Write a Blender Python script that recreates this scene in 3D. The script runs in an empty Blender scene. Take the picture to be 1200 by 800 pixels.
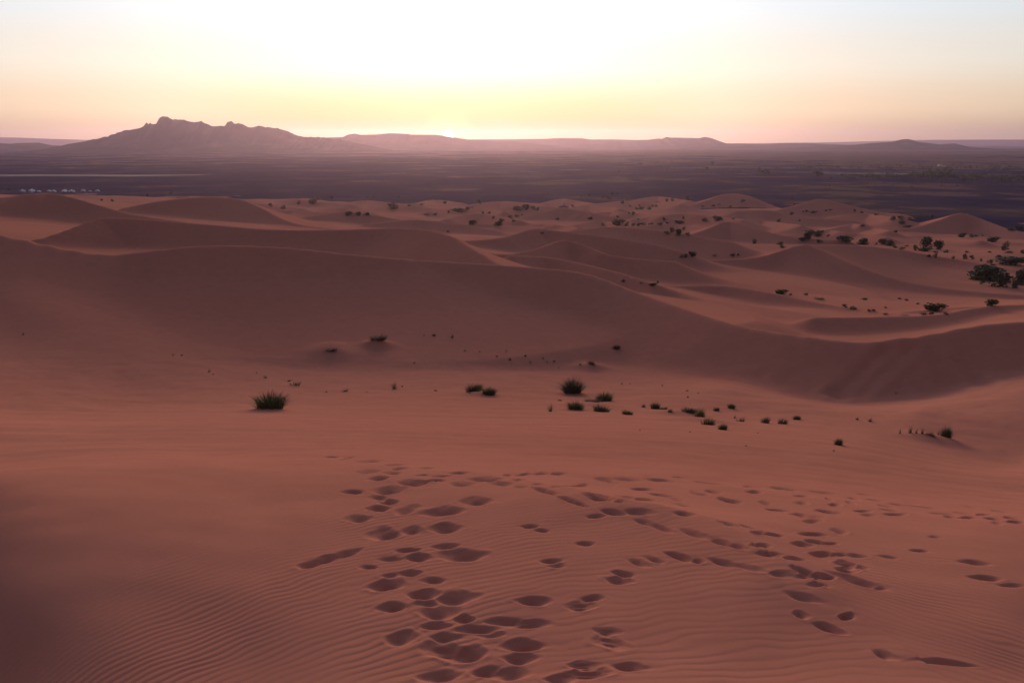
import bpy, math, random
import numpy as np

rng = np.random.default_rng(7)
random.seed(7)
S = bpy.context.scene
COL = S.collection

# ------------------------------------------------------------------ camera
PITCH = math.radians(14.08)
FPX = 933.0                       # focal length in photo pixels (28 mm, 36 mm sensor)
EYE = 60.0                        # eye height above the gravel plain
cam_d = bpy.data.cameras.new("camera")
cam_d.lens = 28.0
cam_d.sensor_width = 36.0
cam_d.clip_start = 0.05
cam_d.clip_end = 120000.0
cam = bpy.data.objects.new("camera", cam_d)
COL.objects.link(cam)
cam.location = (0, 0, EYE)
cam.rotation_euler = (math.pi / 2 - PITCH, 0, 0)
S.camera = cam

# ------------------------------------------------------------------ sky, sun, exposure
S.view_settings.view_transform = 'Standard'
S.view_settings.look = 'None'
S.view_settings.exposure = 0.36
S.view_settings.gamma = 1.0
S.render.engine = 'CYCLES'
S.cycles.use_denoising = True
S.cycles.max_bounces = 6
S.cycles.diffuse_bounces = 3
S.cycles.volume_bounces = 1
S.cycles.sample_clamp_indirect = 4.0

SUN_AZ = math.radians(-4.4)       # from +Y, towards +X
SUN_EL = math.radians(5.0)           # centre of the broad bright glow that lights the sand
DISC_EL = math.radians(0.36)         # the disc itself
sun_dir = (math.sin(SUN_AZ) * math.cos(SUN_EL), math.cos(SUN_AZ) * math.cos(SUN_EL), math.sin(SUN_EL))

W = bpy.data.worlds.new("World")
S.world = W
W.use_nodes = True
nt = W.node_tree
N, L = nt.nodes, nt.links
N.clear()
out = N.new('ShaderNodeOutputWorld')
bg = N.new('ShaderNodeBackground')
bg.inputs['Strength'].default_value = 0.1
sky = N.new('ShaderNodeTexSky')
sky.sky_type = 'NISHITA'
sky.sun_disc = False
sky.sun_elevation = math.radians(2.0)
sky.sun_rotation = SUN_AZ
sky.altitude = 700
sky.air_density = 1.0
sky.dust_density = 2.0
sky.ozone_density = 1.0
gam = N.new('ShaderNodeGamma')            # the camera's tone curve: a compressed, pale sunrise sky
gam.inputs['Gamma'].default_value = 0.33
hsv = N.new('ShaderNodeHueSaturation')
hsv.inputs['Saturation'].default_value = 0.70
hsv.inputs['Value'].default_value = 4.35
L.new(sky.outputs['Color'], gam.inputs['Color'])
L.new(gam.outputs['Color'], hsv.inputs['Color'])
tco = N.new('ShaderNodeTexCoord')
dot = N.new('ShaderNodeVectorMath'); dot.operation = 'DOT_PRODUCT'
dot.inputs[1].default_value = sun_dir
L.new(tco.outputs['Generated'], dot.inputs[0])
fall = N.new('ShaderNodeMapRange')          # the sky dims smoothly away from the sunrise
fall.interpolation_type = 'SMOOTHSTEP'
fall.inputs['From Min'].default_value = -1.1
fall.inputs['From Max'].default_value = 0.9
fall.inputs['To Min'].default_value = 0.14
fall.inputs['To Max'].default_value = 1.0
L.new(dot.outputs['Value'], fall.inputs['Value'])
sepx = N.new('ShaderNodeSeparateXYZ')
L.new(tco.outputs['Generated'], sepx.inputs[0])
elev = N.new('ShaderNodeValToRGB')          # peach low down, pale blue higher up, dimmer towards the zenith
er = elev.color_ramp; er.interpolation = 'EASE'
for p_, c_ in ((0.04, (0.93, 0.80, 0.72)), (0.09, (0.98, 0.97, 0.98)), (0.16, (0.95, 1.08, 1.27)), (0.38, (0.66, 0.66, 0.76))):
    e_ = er.elements.new(p_); e_.color = (*c_, 1)
er.elements[0].color = (0.64, 0.54, 0.50, 1)
er.elements[-1].color = (0.38, 0.37, 0.50, 1)
L.new(sepx.outputs['Z'], elev.inputs['Fac'])
mulc = N.new('ShaderNodeMix'); mulc.data_type = 'RGBA'; mulc.blend_type = 'MULTIPLY'; mulc.inputs[0].default_value = 1.0
L.new(hsv.outputs['Color'], mulc.inputs[6]); L.new(elev.outputs['Color'], mulc.inputs[7])
mul = N.new('ShaderNodeVectorMath'); mul.operation = 'SCALE'
L.new(mulc.outputs[2], mul.inputs[0])
L.new(fall.outputs['Result'], mul.inputs['Scale'])
amb = N.new('ShaderNodeMix'); amb.data_type = 'RGBA'; amb.blend_type = 'ADD'     # the blue of the dawn sky overhead
amb.inputs[0].default_value = 1.0
amb.inputs[7].default_value = (0.06, 0.07, 0.15, 1)
L.new(mul.outputs[0], amb.inputs[6])
# the sun's disc with its narrow aureole, just clearing the ridge
disc = N.new('ShaderNodeMapRange'); disc.interpolation_type = 'SMOOTHERSTEP'
disc.inputs['From Min'].default_value = math.cos(math.radians(0.42)); disc.inputs['From Max'].default_value = math.cos(math.radians(0.22))
disc.inputs['To Max'].default_value = 60
dot2 = N.new('ShaderNodeVectorMath'); dot2.operation = 'DOT_PRODUCT'
dot2.inputs[1].default_value = (math.sin(SUN_AZ) * math.cos(DISC_EL), math.cos(SUN_AZ) * math.cos(DISC_EL), math.sin(DISC_EL))
L.new(tco.outputs['Generated'], dot2.inputs[0])
L.new(dot2.outputs['Value'], disc.inputs['Value'])
dc = N.new('ShaderNodeMix'); dc.data_type = 'RGBA'; dc.blend_type = 'MIX'
dc.inputs[6].default_value = (0, 0, 0, 1); dc.inputs[7].default_value = (1.0, 0.85, 0.5, 1)
dc.clamp_factor = False
L.new(disc.outputs['Result'], dc.inputs[0])
aur = N.new('ShaderNodeMapRange'); aur.interpolation_type = 'SMOOTHERSTEP'
aur.inputs['From Min'].default_value = math.cos(math.radians(2.2)); aur.inputs['From Max'].default_value = 1.0
aur.inputs['To Max'].default_value = 1.6
dc2 = N.new('ShaderNodeMix'); dc2.data_type = 'RGBA'; dc2.clamp_factor = False
dc2.inputs[6].default_value = (0, 0, 0, 1); dc2.inputs[7].default_value = (1.0, 0.66, 0.25, 1)
dcs = N.new('ShaderNodeMix'); dcs.data_type = 'RGBA'; dcs.blend_type = 'ADD'; dcs.inputs[0].default_value = 1.0
amb2 = N.new('ShaderNodeMix'); amb2.data_type = 'RGBA'; amb2.blend_type = 'ADD'; amb2.inputs[0].default_value = 1.0
warm = N.new('ShaderNodeMapRange'); warm.interpolation_type = 'SMOOTHSTEP'     # yellower round the rising sun
warm.inputs['From Min'].default_value = math.cos(math.radians(20)); warm.inputs['From Max'].default_value = 1.0
L.new(dot2.outputs['Value'], warm.inputs['Value'])
wm = N.new('ShaderNodeMix'); wm.data_type = 'RGBA'; wm.blend_type = 'MULTIPLY'
wm.inputs[7].default_value = (0.57, 0.47, 0.21, 1)
lowb = N.new('ShaderNodeMapRange'); lowb.interpolation_type = 'SMOOTHSTEP'
lowb.inputs['From Min'].default_value = 0.0; lowb.inputs['From Max'].default_value = 0.095
lowb.inputs['To Min'].default_value = 1.0; lowb.inputs['To Max'].default_value = 0.0
L.new(sepx.outputs['Z'], lowb.inputs['Value'])
wml = N.new('ShaderNodeMath'); wml.operation = 'MULTIPLY'
L.new(warm.outputs['Result'], wml.inputs[0]); L.new(lowb.outputs['Result'], wml.inputs[1])
L.new(wml.outputs[0], wm.inputs[0]); L.new(amb.outputs[2], wm.inputs[6])
L.new(wm.outputs[2], amb2.inputs[6]); L.new(dot2.outputs['Value'], aur.inputs['Value']); L.new(aur.outputs['Result'], dc2.inputs[0])
L.new(dc.outputs[2], dcs.inputs[6]); L.new(dc2.outputs[2], dcs.inputs[7]); L.new(dcs.outputs[2], amb2.inputs[7])
L.new(amb2.outputs[2], bg.inputs['Color'])
L.new(bg.outputs['Background'], out.inputs['Surface'])

sl = bpy.data.lights.new("sun", 'SUN')
sl.energy = 2.45
sl.angle = math.radians(28)
sl.color = (1.0, 0.65, 0.36)
so = bpy.data.objects.new("sun", sl)
COL.objects.link(so)
so.rotation_euler = (math.pi / 2 - SUN_EL, 0, math.pi - SUN_AZ)
so.location = (0, 0, 400)
#END_LIGHT

# ------------------------------------------------------------------ helpers
def ray(px, py):
    """Direction of a photo pixel, scaled so that its Y component is 1."""
    a = (np.asarray(px, float) - 600.0) / FPX
    b = (400.0 - np.asarray(py, float)) / FPX
    y = math.cos(PITCH) + b * math.sin(PITCH)
    z = b * math.cos(PITCH) - math.sin(PITCH)
    return a / y, z / y

def at(px, py, d):
    rx, rz = ray(px, py)
    return (float(rx * d), float(d), float(EYE + rz * d))

_P = np.random.default_rng(11).permutation(512).astype(np.int32)
_P = np.concatenate([_P, _P])
_G = np.stack([np.cos(np.arange(512) * 0.61803 * 6.2832), np.sin(np.arange(512) * 0.61803 * 6.2832)], 1)

def noise(x, y):
    x0 = np.floor(x).astype(np.int32); y0 = np.floor(y).astype(np.int32)
    fx = x - x0; fy = y - y0
    u = fx * fx * fx * (fx * (fx * 6 - 15) + 10); v = fy * fy * fy * (fy * (fy * 6 - 15) + 10)
    def g(ix, iy, dx, dy):
        h = _P[(_P[ix & 511] + iy) & 511]
        gg = _G[h]
        return gg[..., 0] * dx + gg[..., 1] * dy
    a = g(x0, y0, fx, fy); b = g(x0 + 1, y0, fx - 1, fy)
    c = g(x0, y0 + 1, fx, fy - 1); d = g(x0 + 1, y0 + 1, fx - 1, fy - 1)
    return (a + u * (b - a)) + v * ((c + u * (d - c)) - (a + u * (b - a)))

def fbm(x, y, o=4):
    r = 0; s = 1.0
    for i in range(o):
        r = r + noise(x * 2 ** i + 17.3 * i, y * 2 ** i - 9.1 * i) * s
        s *= 0.5
    return r

def smooth(e0, e1, x):
    t = np.clip((x - e0) / (e1 - e0), 0, 1)
    return t * t * (3 - 2 * t)

# ------------------------------------------------------------------ the lie of the sand: hollows and slopes
CTRL = [  # photo pixel x, y and distance along the view in metres
    # convex slope under the photographer
    (0, 800, 4.7), (300, 800, 4.35), (600, 800, 4.15), (900, 800, 4.1), (1200, 800, 4.2),
    (0, 700, 5.5), (300, 700, 5.4), (600, 700, 5.35), (900, 700, 5.3), (1200, 700, 5.5),
    (0, 640, 6.3), (300, 640, 6.4), (600, 640, 6.45), (900, 640, 6.5), (1200, 640, 7.1),
    (0, 590, 7.35), (300, 590, 7.8), (600, 592, 7.95), (900, 595, 8.5), (1200, 605, 9.4),
    (0, 556, 8.7), (250, 541, 9.9), (450, 548, 10.2), (600, 556, 10.3), (750, 560, 10.7), (900, 572, 10.9), (1050, 584, 11.2), (1200, 598, 10.8),
    # shoulder and pale windswept flat behind it
    (0, 550, 11.0), (250, 536, 12.6), (0, 536, 14.6), (250, 524, 15.2), (450, 524, 15), (600, 532, 14.8), (750, 536, 15.2), (900, 545, 15.5), (1050, 560, 15.5), (1200, 576, 15.5),
    (0, 500, 20), (250, 502, 19.5), (450, 505, 19.5), (600, 508, 19.5), (800, 512, 19.5), (1000, 528, 19.5), (1200, 556, 18.8),
    (0, 480, 29), (250, 485, 27), (450, 488, 27), (600, 490, 27), (740, 490, 27), (850, 500, 25), (1000, 516, 23.5),
    # grassy hollow
    (0, 440, 37), (150, 455, 37), (310, 472, 33), (450, 470, 34), (560, 465, 36), (680, 474, 34), (820, 488, 31), (900, 488, 32), (1000, 495, 31), (1100, 510, 29.3), (1200, 540, 26.3), (1150, 520, 28.3),
    (300, 440, 42), (450, 440, 44), (600, 440, 45), (700, 448, 44),
    (850, 452, 40), (930, 470, 36), (1000, 481, 34), (1080, 480, 33.2), (1200, 490, 31.2),
    # foot of the long dune
    (0, 390, 46.5), (0, 335, 54.5), (150, 400, 46), (330, 410, 51), (450, 415, 51), (600, 425, 52), (720, 432, 49), (830, 446, 45), (930, 466, 41), (970, 472, 40), (1010, 475, 39), (1090, 468, 38.5), (1200, 455, 36),
    # behind the long dune
    (0, 300, 85), (150, 300, 95), (330, 300, 105), (450, 308, 105), (600, 325, 110), (700, 335, 115), (800, 372, 88), (900, 385, 80), (1000, 382, 85), (1120, 375, 85), (1200, 366, 85),
    (830, 366, 100), (950, 372, 98), (1080, 372, 100), (800, 345, 140), (950, 348, 140), (1080, 360, 125), (1200, 352, 135),
    (0, 262, 150), (150, 275, 145), (330, 280, 150), (500, 290, 160), (640, 305, 165), (760, 332, 150),
    (900, 347, 174), (1050, 352, 172), (1200, 356, 168),
    # out to the edge of the dunes
    (0, 248, 260), (150, 256, 260), (330, 266, 260), (500, 278, 260), (700, 292, 255), (900, 300, 270), (1050, 303, 270), (1200, 305, 280),
    (0, 240, 400), (200, 248, 400), (400, 258, 400), (600, 266, 400), (800, 274, 400), (1000, 279, 400), (1200, 282, 420),
    (0, 233, 600), (200, 238, 600), (400, 246, 600), (600, 252, 590), (800, 256.0, 580), (1000, 260, 600), (1200, 263, 600),
    (0, 230, 850), (200, 232, 850), (400, 237, 830), (600, 239.0, 800), (800, 240, 810), (1000, 240, 830), (1200, 240, 830),
    (1165, 271, 570), (1205, 272.5, 565), (700, 240.5, 828), (1060, 242, 812), (1100, 243, 806), (770, 243.5, 800),
    (0, 224, 1100), (300, 225, 1100), (600, 226, 1060), (900, 224, 1080), (1200, 224, 1080),
    (0, 205, 1700), (600, 205, 1700), (1200, 205, 1700),
]
_cx, _cy, _cd = np.array(CTRL).T
_rx, _rz = ray(_cx, _cy)
_cu, _cv, _ct = _rx, np.log(_cd), _rz

def _phi(r2):
    return 0.5 * r2 * np.log(r2 + 1e-9)

def _fit():
    n = len(_ct)
    r2 = (_cu[:, None] - _cu) ** 2 * 4 + (_cv[:, None] - _cv) ** 2
    A = np.zeros((n + 3, n + 3))
    A[:n, :n] = _phi(r2) + np.eye(n) * 0.004
    P = np.stack([np.ones(n), _cu, _cv], 1)
    A[:n, n:] = P; A[n:, :n] = P.T
    return np.linalg.solve(A, np.concatenate([_ct, np.zeros(3)]))
_w = _fit()

def hollows(X, Y):
    plane = EYE - 2.68 - 0.13 * np.clip(Y, -60, 30)
    plane = np.where(Y < -6, EYE - 2.68 + 0.78 + 14 * (1 - np.exp(-(-Y - 6) * 0.22 / 14)), plane)
    Yc = np.maximum(Y, 1.6)
    u = np.clip(X / Yc, -1.1, 1.1); v = np.log(Yc)
    v = np.minimum(v, math.log(1900))
    t = np.zeros_like(u)
    n = len(_ct)
    for i in range(n):
        t += _w[i] * _phi((u - _cu[i]) ** 2 * 4 + (v - _cv[i]) ** 2)
    t += _w[n] + _w[n + 1] * u + _w[n + 2] * v
    z = EYE + t * Yc
    k = smooth(2.0, 3.6, Y)
    return plane * (1 - k) + z * k

# ------------------------------------------------------------------ dunes: crest lines with two slopes
DUNES = []
def dune(pts, s1, H1, s2, H2, r=0.3, k=None):
    """crest points (photo x, y, distance); near slope and height, far slope and height; rounding of the crest"""
    P = np.array([at(*p[:3]) + ((p[3] if len(p) > 3 else 1.0),) for p in pts])
    # smooth the crest with Catmull-Rom
    Q = []
    E = np.vstack([2 * P[0] - P[1], P, 2 * P[-1] - P[-2]])
    for i in range(1, len(E) - 2):
        for t in np.arange(0, 1, 0.25):
            a, b, c, d = E[i - 1], E[i], E[i + 1], E[i + 2]
            Q.append(0.5 * (2 * b + (c - a) * t + (2 * a - 5 * b + 4 * c - d) * t * t + (3 * b - a - 3 * c + d) * t ** 3))
    Q.append(P[-1])
    DUNES.append((np.array(Q), s1, H1, s2, H2, r, k or 0.05 * max(H1, H2)))

# the long dune across the middle
dune([(-260, 240, 60), (-120, 257, 60.5), (0, 276, 61.5), (60, 289, 62.5), (118, 299, 63.5), (150, 297, 64.5), (180, 293.5, 65), (240, 288, 67), (330, 290, 68.5), (400, 297, 69), (470, 305, 69.5)], .36, 3.6, .5, 9, .35, .2)
dune([(420, 302, 69.5), (480, 304.5, 70), (560, 309, 70), (630, 314, 69.5), (685, 320, 68), (740, 340, 63.5, 1.05), (790, 358, 58.5, 1.15), (850, 378, 53, 1.3), (900, 388, 50, 1.5),
      (950, 395, 47.5, 1.65), (1020, 402, 45.2, 1.65), (1090, 392, 45.2, 1.5), (1150, 381, 45.6, 1.3), (1200, 377, 46, 1.2), (1300, 372, 47.5, 1.1), (1450, 362, 50)], .40, 3.5, .5, 9, .35, .2)
# second rank
dune([(-60, 290, 101), (40, 282, 105), (75, 272, 109), (105, 261, 114), (130, 254.5, 117), (230, 262, 117), (330, 269.5, 113), (440, 268, 112), (490, 268.5, 108),
      (520, 275, 102), (550, 290, 95), (582, 309, 88)], .39, 9, .45, 14, .3, .3)
dune([(-200, 222, 210), (-60, 229, 210), (0, 232, 205), (30, 228, 200), (60, 226, 205), (85, 231, 200), (120, 241, 195), (165, 252, 185), (230, 262, 170), (300, 272, 150)], .33, 12, .36, 18, .5, .4)
dune([(150, 243, 300), (185, 236, 305), (235, 231, 310), (275, 233, 305), (305, 245, 290), (345, 262, 270), (420, 272, 255)], .33, 14, .38, 20, .6, .5)
# right, behind the long dune
dune([(748, 337, 125), (790, 335.5, 128), (850, 335, 128), (900, 342, 122), (950, 353, 115), (1000, 362, 108), (1060, 368, 98)], 0.486, 6, .4, 10, .3, .3)
dune([(955, 372, 78), (1030, 371, 80), (1100, 368, 84), (1150, 360, 88), (1215, 357, 90), (1350, 360, 90)], .32, 4, .4, 8, .3, .25)
dune([(1060, 366, 110), (1130, 360, 112), (1180, 363, 108), (1240, 372, 98)], .32, 4, .4, 8, .3, .25)
# the star dune right of centre
dune([(690, 312, 195), (760, 306, 205), (830, 304, 220), (880, 302, 228), (910, 295, 232), (940, 286.5, 235), (965, 295, 230), (1000, 310, 218), (1050, 327, 205), (1110, 338, 195), (1200, 346, 185), (1330, 352, 178)], 0.486, 12, .36, 16, .5, .5)
dune([(940, 287, 235), (985, 287, 250), (1040, 291, 262), (1120, 304, 262), (1200, 318, 245)], .33, 8, .4, 14, .5, .5)
# small dunes centre
dune([(470, 272, 150), (520, 280, 150), (560, 294, 142), (600, 298, 140), (640, 288, 150), (662, 281, 156), (690, 290, 152), (720, 300, 146), (790, 306, 150)], 0.486, 8, .4, 10, .3, .4)
dune([(600, 299, 120), (650, 303, 122), (720, 318, 112), (770, 334, 104)], 0.486, 7, .4, 8, .3, .3)
dune([(540, 283, 190), (590, 278, 195), (625, 268, 205), (655, 271, 205), (690, 275, 205), (760, 285, 200), (800, 295, 195)], 0.486, 9, .4, 12, .4, .5)
dune([(660, 272, 250), (720, 266, 265), (790, 272, 262), (860, 284, 248)], .32, 8, .4, 12, .4, .5)
# far rank
dune([(795, 279, 330), (825, 270, 345), (857, 259, 360), (885, 268, 345), (930, 277, 330), (990, 281, 320)], 0.448, 12, .38, 16, .6, .6)
dune([(1030, 270, 500), (1075, 266, 510), (1100, 258, 525), (1126, 249.5, 540), (1150, 257, 530), (1175, 267, 505), (1215, 275, 480)], 0.486, 16, .36, 18, .6, .6)
dune([(905, 248, 660), (935, 240, 680), (962, 233, 700), (990, 239, 690), (1030, 248, 670), (1060, 251, 650)], .35, 14, .36, 16, .8, .6)
dune([(800, 243, 740), (830, 234, 770), (850, 227, 790), (875, 229, 785), (900, 239, 760), (920, 246, 740)], .35, 14, .36, 16, .8, .6)
dune([(600, 258, 470), (640, 248, 490), (660, 243, 500), (685, 248, 490), (720, 254, 470)], .33, 12, .36, 14, .8, .6)
dune([(860, 247, 560), (900, 246, 570), (940, 254, 550), (1000, 258, 540)], .32, 10, .36, 12, .8, .6)
dune([(430, 262, 330), (480, 257, 340), (530, 262, 335), (580, 270, 320)], .33, 8, .36, 10, .5, .5)
dune([(330, 258, 360), (370, 252, 370), (410, 248, 380), (450, 254, 370), (500, 262, 350)], .33, 9, .36, 10, .5, .5)
# scattered low dunes out to the gravel plain
_far = [(120, 236.5, 600), (290, 238, 560), (400, 243, 500), (470, 240, 600), (540, 243, 560), (590, 236, 700), (560, 250, 430),
        (660, 233, 820), (720, 248, 520), (740, 235, 760), (800, 250, 500), (780, 262, 400), (700, 258, 420), (350, 234, 700), (430, 235, 740), (510, 234, 800),
        (220, 231, 720), (770, 230, 860), (890, 258, 470), (1000, 262, 430), (970, 270, 400), (1080, 276, 400), (640, 262, 380), (560, 262, 360), (620, 240, 600), (1010, 250, 600),
        (40, 240, 420), (330, 246, 450), (690, 240, 640)]
_rd = random.Random(5)
for (x, y, d) in _far:
    w = _rd.uniform(26, 52) * (600 / d) ** 0.35
    dy = _rd.uniform(2.5, 5) * (500 / d) ** .5
    a = _rd.uniform(-.15, .25)
    dune([(x - w, y + dy + 1.5, d * .93), (x - w * .45, y + dy * .45, d * .98), (x, y, d), (x + w * .35, y + dy * .3, d * (.98 + a * .1)), (x + w * .8, y + dy * .9, d * .95), (x + w * 1.3, y + dy * 1.5, d * .9)],
         .31, 8, .34, 10, .8, .5)

def crest_field(X, Y, Q):
    """soft nearest crest point: distance, side (-1 near .. 1 far), crest height"""
    seg = np.sqrt(((Q[1:, :2] - Q[:-1, :2]) ** 2).sum(1))
    cum = np.concatenate([[0], np.cumsum(seg)])
    M = int(np.clip(cum[-1] / 1.6, 16, 44))
    tt = np.linspace(0, cum[-1], M)
    P = np.stack([np.interp(tt, cum, Q[:, i]) for i in range(4)], 1)
    step = cum[-1] / (M - 1)
    T = np.gradient(P[:, :2], axis=0); T /= np.linalg.norm(T, axis=1)[:, None]
    d1 = np.full(X.shape, 1e9)
    for i in range(M - 1):
        ax, ay = P[i, :2]; dx, dy = P[i + 1, :2] - P[i, :2]
        t = np.clip(((X - ax) * dx + (Y - ay) * dy) / (dx * dx + dy * dy), 0, 1)
        d1 = np.minimum(d1, (X - ax - t * dx) ** 2 + (Y - ay - t * dy) ** 2)
    d1 = np.sqrt(d1)
    h = 0.18 * d1 + 0.55 * step
    ws = np.zeros_like(X); zc = np.zeros_like(X); sd = np.zeros_like(X); sm = np.zeros_like(X)
    for i in range(M):
        ex, ey = X - P[i, 0], Y - P[i, 1]
        dd = np.sqrt(ex * ex + ey * ey)
        w = np.exp(-(dd - d1) / h * 1.6)
        ws += w; zc += w * P[i, 2]; sm += w * P[i, 3]; sd += w * (T[i, 0] * ey - T[i, 1] * ex)
    sd = sd / ws / (d1 + 0.05)
    return d1, np.clip(sd, -1, 1), zc / ws, sm / ws

def height(X, Y):
    """large forms only"""
    X = np.asarray(X, float); Y = np.asarray(Y, float)
    r = np.sqrt(X * X + Y * Y)
    z = hollows(X, Y)
    amp = smooth(35, 90, r)
    z = z + amp * (fbm(X / 37, Y / 37, 3) * 0.7 + smooth(150, 500, r) * fbm(X / 90 + 3, Y / 60, 3) * 3.0)
    wx = fbm(X / 17 + 40, Y / 17, 3) * 0.5 * amp + fbm(X / 60, Y / 60 + 9, 2) * 2.5 * smooth(120, 300, r)
    wy = fbm(X / 17, Y / 17 + 70, 3) * 0.5 * amp + fbm(X / 60 + 31, Y / 60, 2) * 2.5 * smooth(120, 300, r)
    Xw, Yw = X + wx, Y + wy
    for (Q, s1, H1, s2, H2, rr, k) in DUNES:
        m = 2.8 * max(H1 / s1, H2 / s2)
        sel = (X > Q[:, 0].min() - m) & (X < Q[:, 0].max() + m) & (Y > Q[:, 1].min() - m) & (Y < Q[:, 1].max() + m)
        if not sel.any():
            continue
        xs, ys = Xw[sel], Yw[sel]
        d, side, zc, sm = crest_field(xs, ys, Q)
        mix = smooth(-0.75, 0.75, side)          # the two slopes meet smoothly round the ends of the crest
        s = s1 * sm * (1 - mix) + s2 * mix
        H = H1 * (1 - mix) + H2 * mix
        dd = np.sqrt(d * d + rr * rr) - rr
        Ld = 2.2 * H / s
        zd = zc - H * (1 - np.exp(-dd * s / H)) - 0.03 * dd - 0.15 * np.maximum(0, dd - Ld) ** 1.3
        base = z[sel]
        df = np.abs(base - zd)
        z[sel] = np.maximum(base, zd) + k * np.log1p(np.exp(-df / k)) * np.exp(-df / (4 * k))
    return z

# ------------------------------------------------------------------ materials
def mat(name):
    m = bpy.data.materials.new(name); m.use_nodes = True
    t = m.node_tree
    b = t.nodes['Principled BSDF']
    return m, t, t.nodes, t.links, b

def ramp(n, stops):
    r = n.new('ShaderNodeValToRGB')
    e = r.color_ramp.elements
    while len(e) < len(stops):
        e.new(0.5)
    for el, (p, c) in zip(e, stops):
        el.position = min(p, 1.0); el.color = (*c, 1)
    return r

def mat_sand():
    m, t, n, l, b = mat("red_sand")
    tc = n.new('ShaderNodeNewGeometry')
    a = n.new('ShaderNodeTexNoise'); a.inputs['Scale'].default_value = 0.035; a.inputs['Detail'].default_value = 6
    l.new(tc.outputs['Position'], a.inputs['Vector'])
    r = ramp(n, [(0.3, (0.48, 0.192, 0.146)), (0.7, (0.54, 0.226, 0.172))])
    l.new(a.outputs['Fac'], r.inputs['Fac'])
    g = n.new('ShaderNodeTexNoise'); g.inputs['Scale'].default_value = 260; g.inputs['Detail'].default_value = 3
    l.new(tc.outputs['Position'], g.inputs['Vector'])
    mx = n.new('ShaderNodeMix'); mx.data_type = 'RGBA'; mx.blend_type = 'OVERLAY'; mx.inputs[0].default_value = 0.16
    l.new(r.outputs['Color'], mx.inputs[6]); l.new(g.outputs['Color'], mx.inputs[7])
    f = n.new('ShaderNodeTexNoise'); f.inputs['Scale'].default_value = 1.1; f.inputs['Detail'].default_value = 7; f.inputs['Roughness'].default_value = 0.65
    l.new(tc.outputs['Position'], f.inputs['Vector'])
    mx2 = n.new('ShaderNodeMix'); mx2.data_type = 'RGBA'; mx2.blend_type = 'OVERLAY'; mx2.inputs[0].default_value = 0.14
    l.new(mx.outputs[2], mx2.inputs[6]); l.new(f.outputs['Fac'], mx2.inputs[7])
    l.new(mx2.outputs[2], b.inputs['Base Color'])
    b.inputs['Roughness'].default_value = 0.95
    b.inputs['Specular IOR Level'].default_value = 0.0
    bp = n.new('ShaderNodeBump'); bp.inputs['Strength'].default_value = 0.25; bp.inputs['Distance'].default_value = 0.004
    l.new(g.outputs['Fac'], bp.inputs['Height'])
    l.new(bp.outputs['Normal'], b.inputs['Normal'])
    return m

def mat_plain():
    m, t, n, l, b = mat("dark_gravel")
    tc = n.new('ShaderNodeNewGeometry')
    def noise_tex(scale, detail, rough=0.6):
        q = n.new('ShaderNodeTexNoise'); q.inputs['Scale'].default_value = scale
        q.inputs['Detail'].default_value = detail; q.inputs['Roughness'].default_value = rough
        l.new(tc.outputs['Position'], q.inputs['Vector']); return q
    a = noise_tex(0.0065, 8, 0.65)      # patches of sand on the gravel
    c = noise_tex(0.0011, 4)            # where the sand lies thicker
    sep = n.new('ShaderNodeSeparateXYZ'); l.new(tc.outputs['Position'], sep.inputs[0])
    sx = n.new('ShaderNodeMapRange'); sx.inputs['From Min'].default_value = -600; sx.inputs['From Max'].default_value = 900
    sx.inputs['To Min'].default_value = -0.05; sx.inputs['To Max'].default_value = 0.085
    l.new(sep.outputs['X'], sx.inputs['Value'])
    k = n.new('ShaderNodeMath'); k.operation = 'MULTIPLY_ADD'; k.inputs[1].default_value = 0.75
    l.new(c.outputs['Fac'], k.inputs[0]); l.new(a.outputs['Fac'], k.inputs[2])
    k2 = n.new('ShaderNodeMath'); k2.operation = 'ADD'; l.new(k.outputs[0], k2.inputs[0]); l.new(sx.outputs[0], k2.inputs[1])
    sy = n.new('ShaderNodeMapRange'); sy.inputs['From Min'].default_value = 1400; sy.inputs['From Max'].default_value = 3600     # sandier beyond the dark gravel, with distance haze put into the paler colour
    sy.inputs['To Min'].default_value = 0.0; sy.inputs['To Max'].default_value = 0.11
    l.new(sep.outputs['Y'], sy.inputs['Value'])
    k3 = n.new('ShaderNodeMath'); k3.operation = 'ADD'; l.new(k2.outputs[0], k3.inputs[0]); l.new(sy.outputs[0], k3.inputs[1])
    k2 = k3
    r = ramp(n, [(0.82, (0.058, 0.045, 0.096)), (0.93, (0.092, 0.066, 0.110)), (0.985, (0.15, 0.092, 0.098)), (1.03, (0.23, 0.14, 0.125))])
    l.new(k2.outputs[0], r.inputs['Fac'])
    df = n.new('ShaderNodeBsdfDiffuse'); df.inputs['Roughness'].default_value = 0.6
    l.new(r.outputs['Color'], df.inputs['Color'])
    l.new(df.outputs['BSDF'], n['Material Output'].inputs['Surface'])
    n.remove(b)
    return m

def mat_rock():
    m, t, n, l, b = mat("mountain_rock")
    tc = n.new('ShaderNodeNewGeometry')
    a = n.new('ShaderNodeTexNoise'); a.inputs['Scale'].default_value = 0.006; a.inputs['Detail'].default_value = 9
    l.new(tc.outputs['Position'], a.inputs['Vector'])
    r = ramp(n, [(0.35, (0.055, 0.042, 0.047)), (0.6, (0.085, 0.064, 0.062)), (0.72, (0.13, 0.095, 0.085))])
    l.new(a.outputs['Fac'], r.inputs['Fac'])
    l.new(r.outputs['Color'], b.inputs['Base Color'])
    b.inputs['Roughness'].default_value = 0.95; b.inputs['Specular IOR Level'].default_value = 0.0
    return m

def plain_mat(name, c, rough=0.8):
    m, t, n, l, b = mat(name)
    b.inputs['Base Color'].default_value = (*c, 1); b.inputs['Roughness'].default_value = rough
    return m

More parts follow.
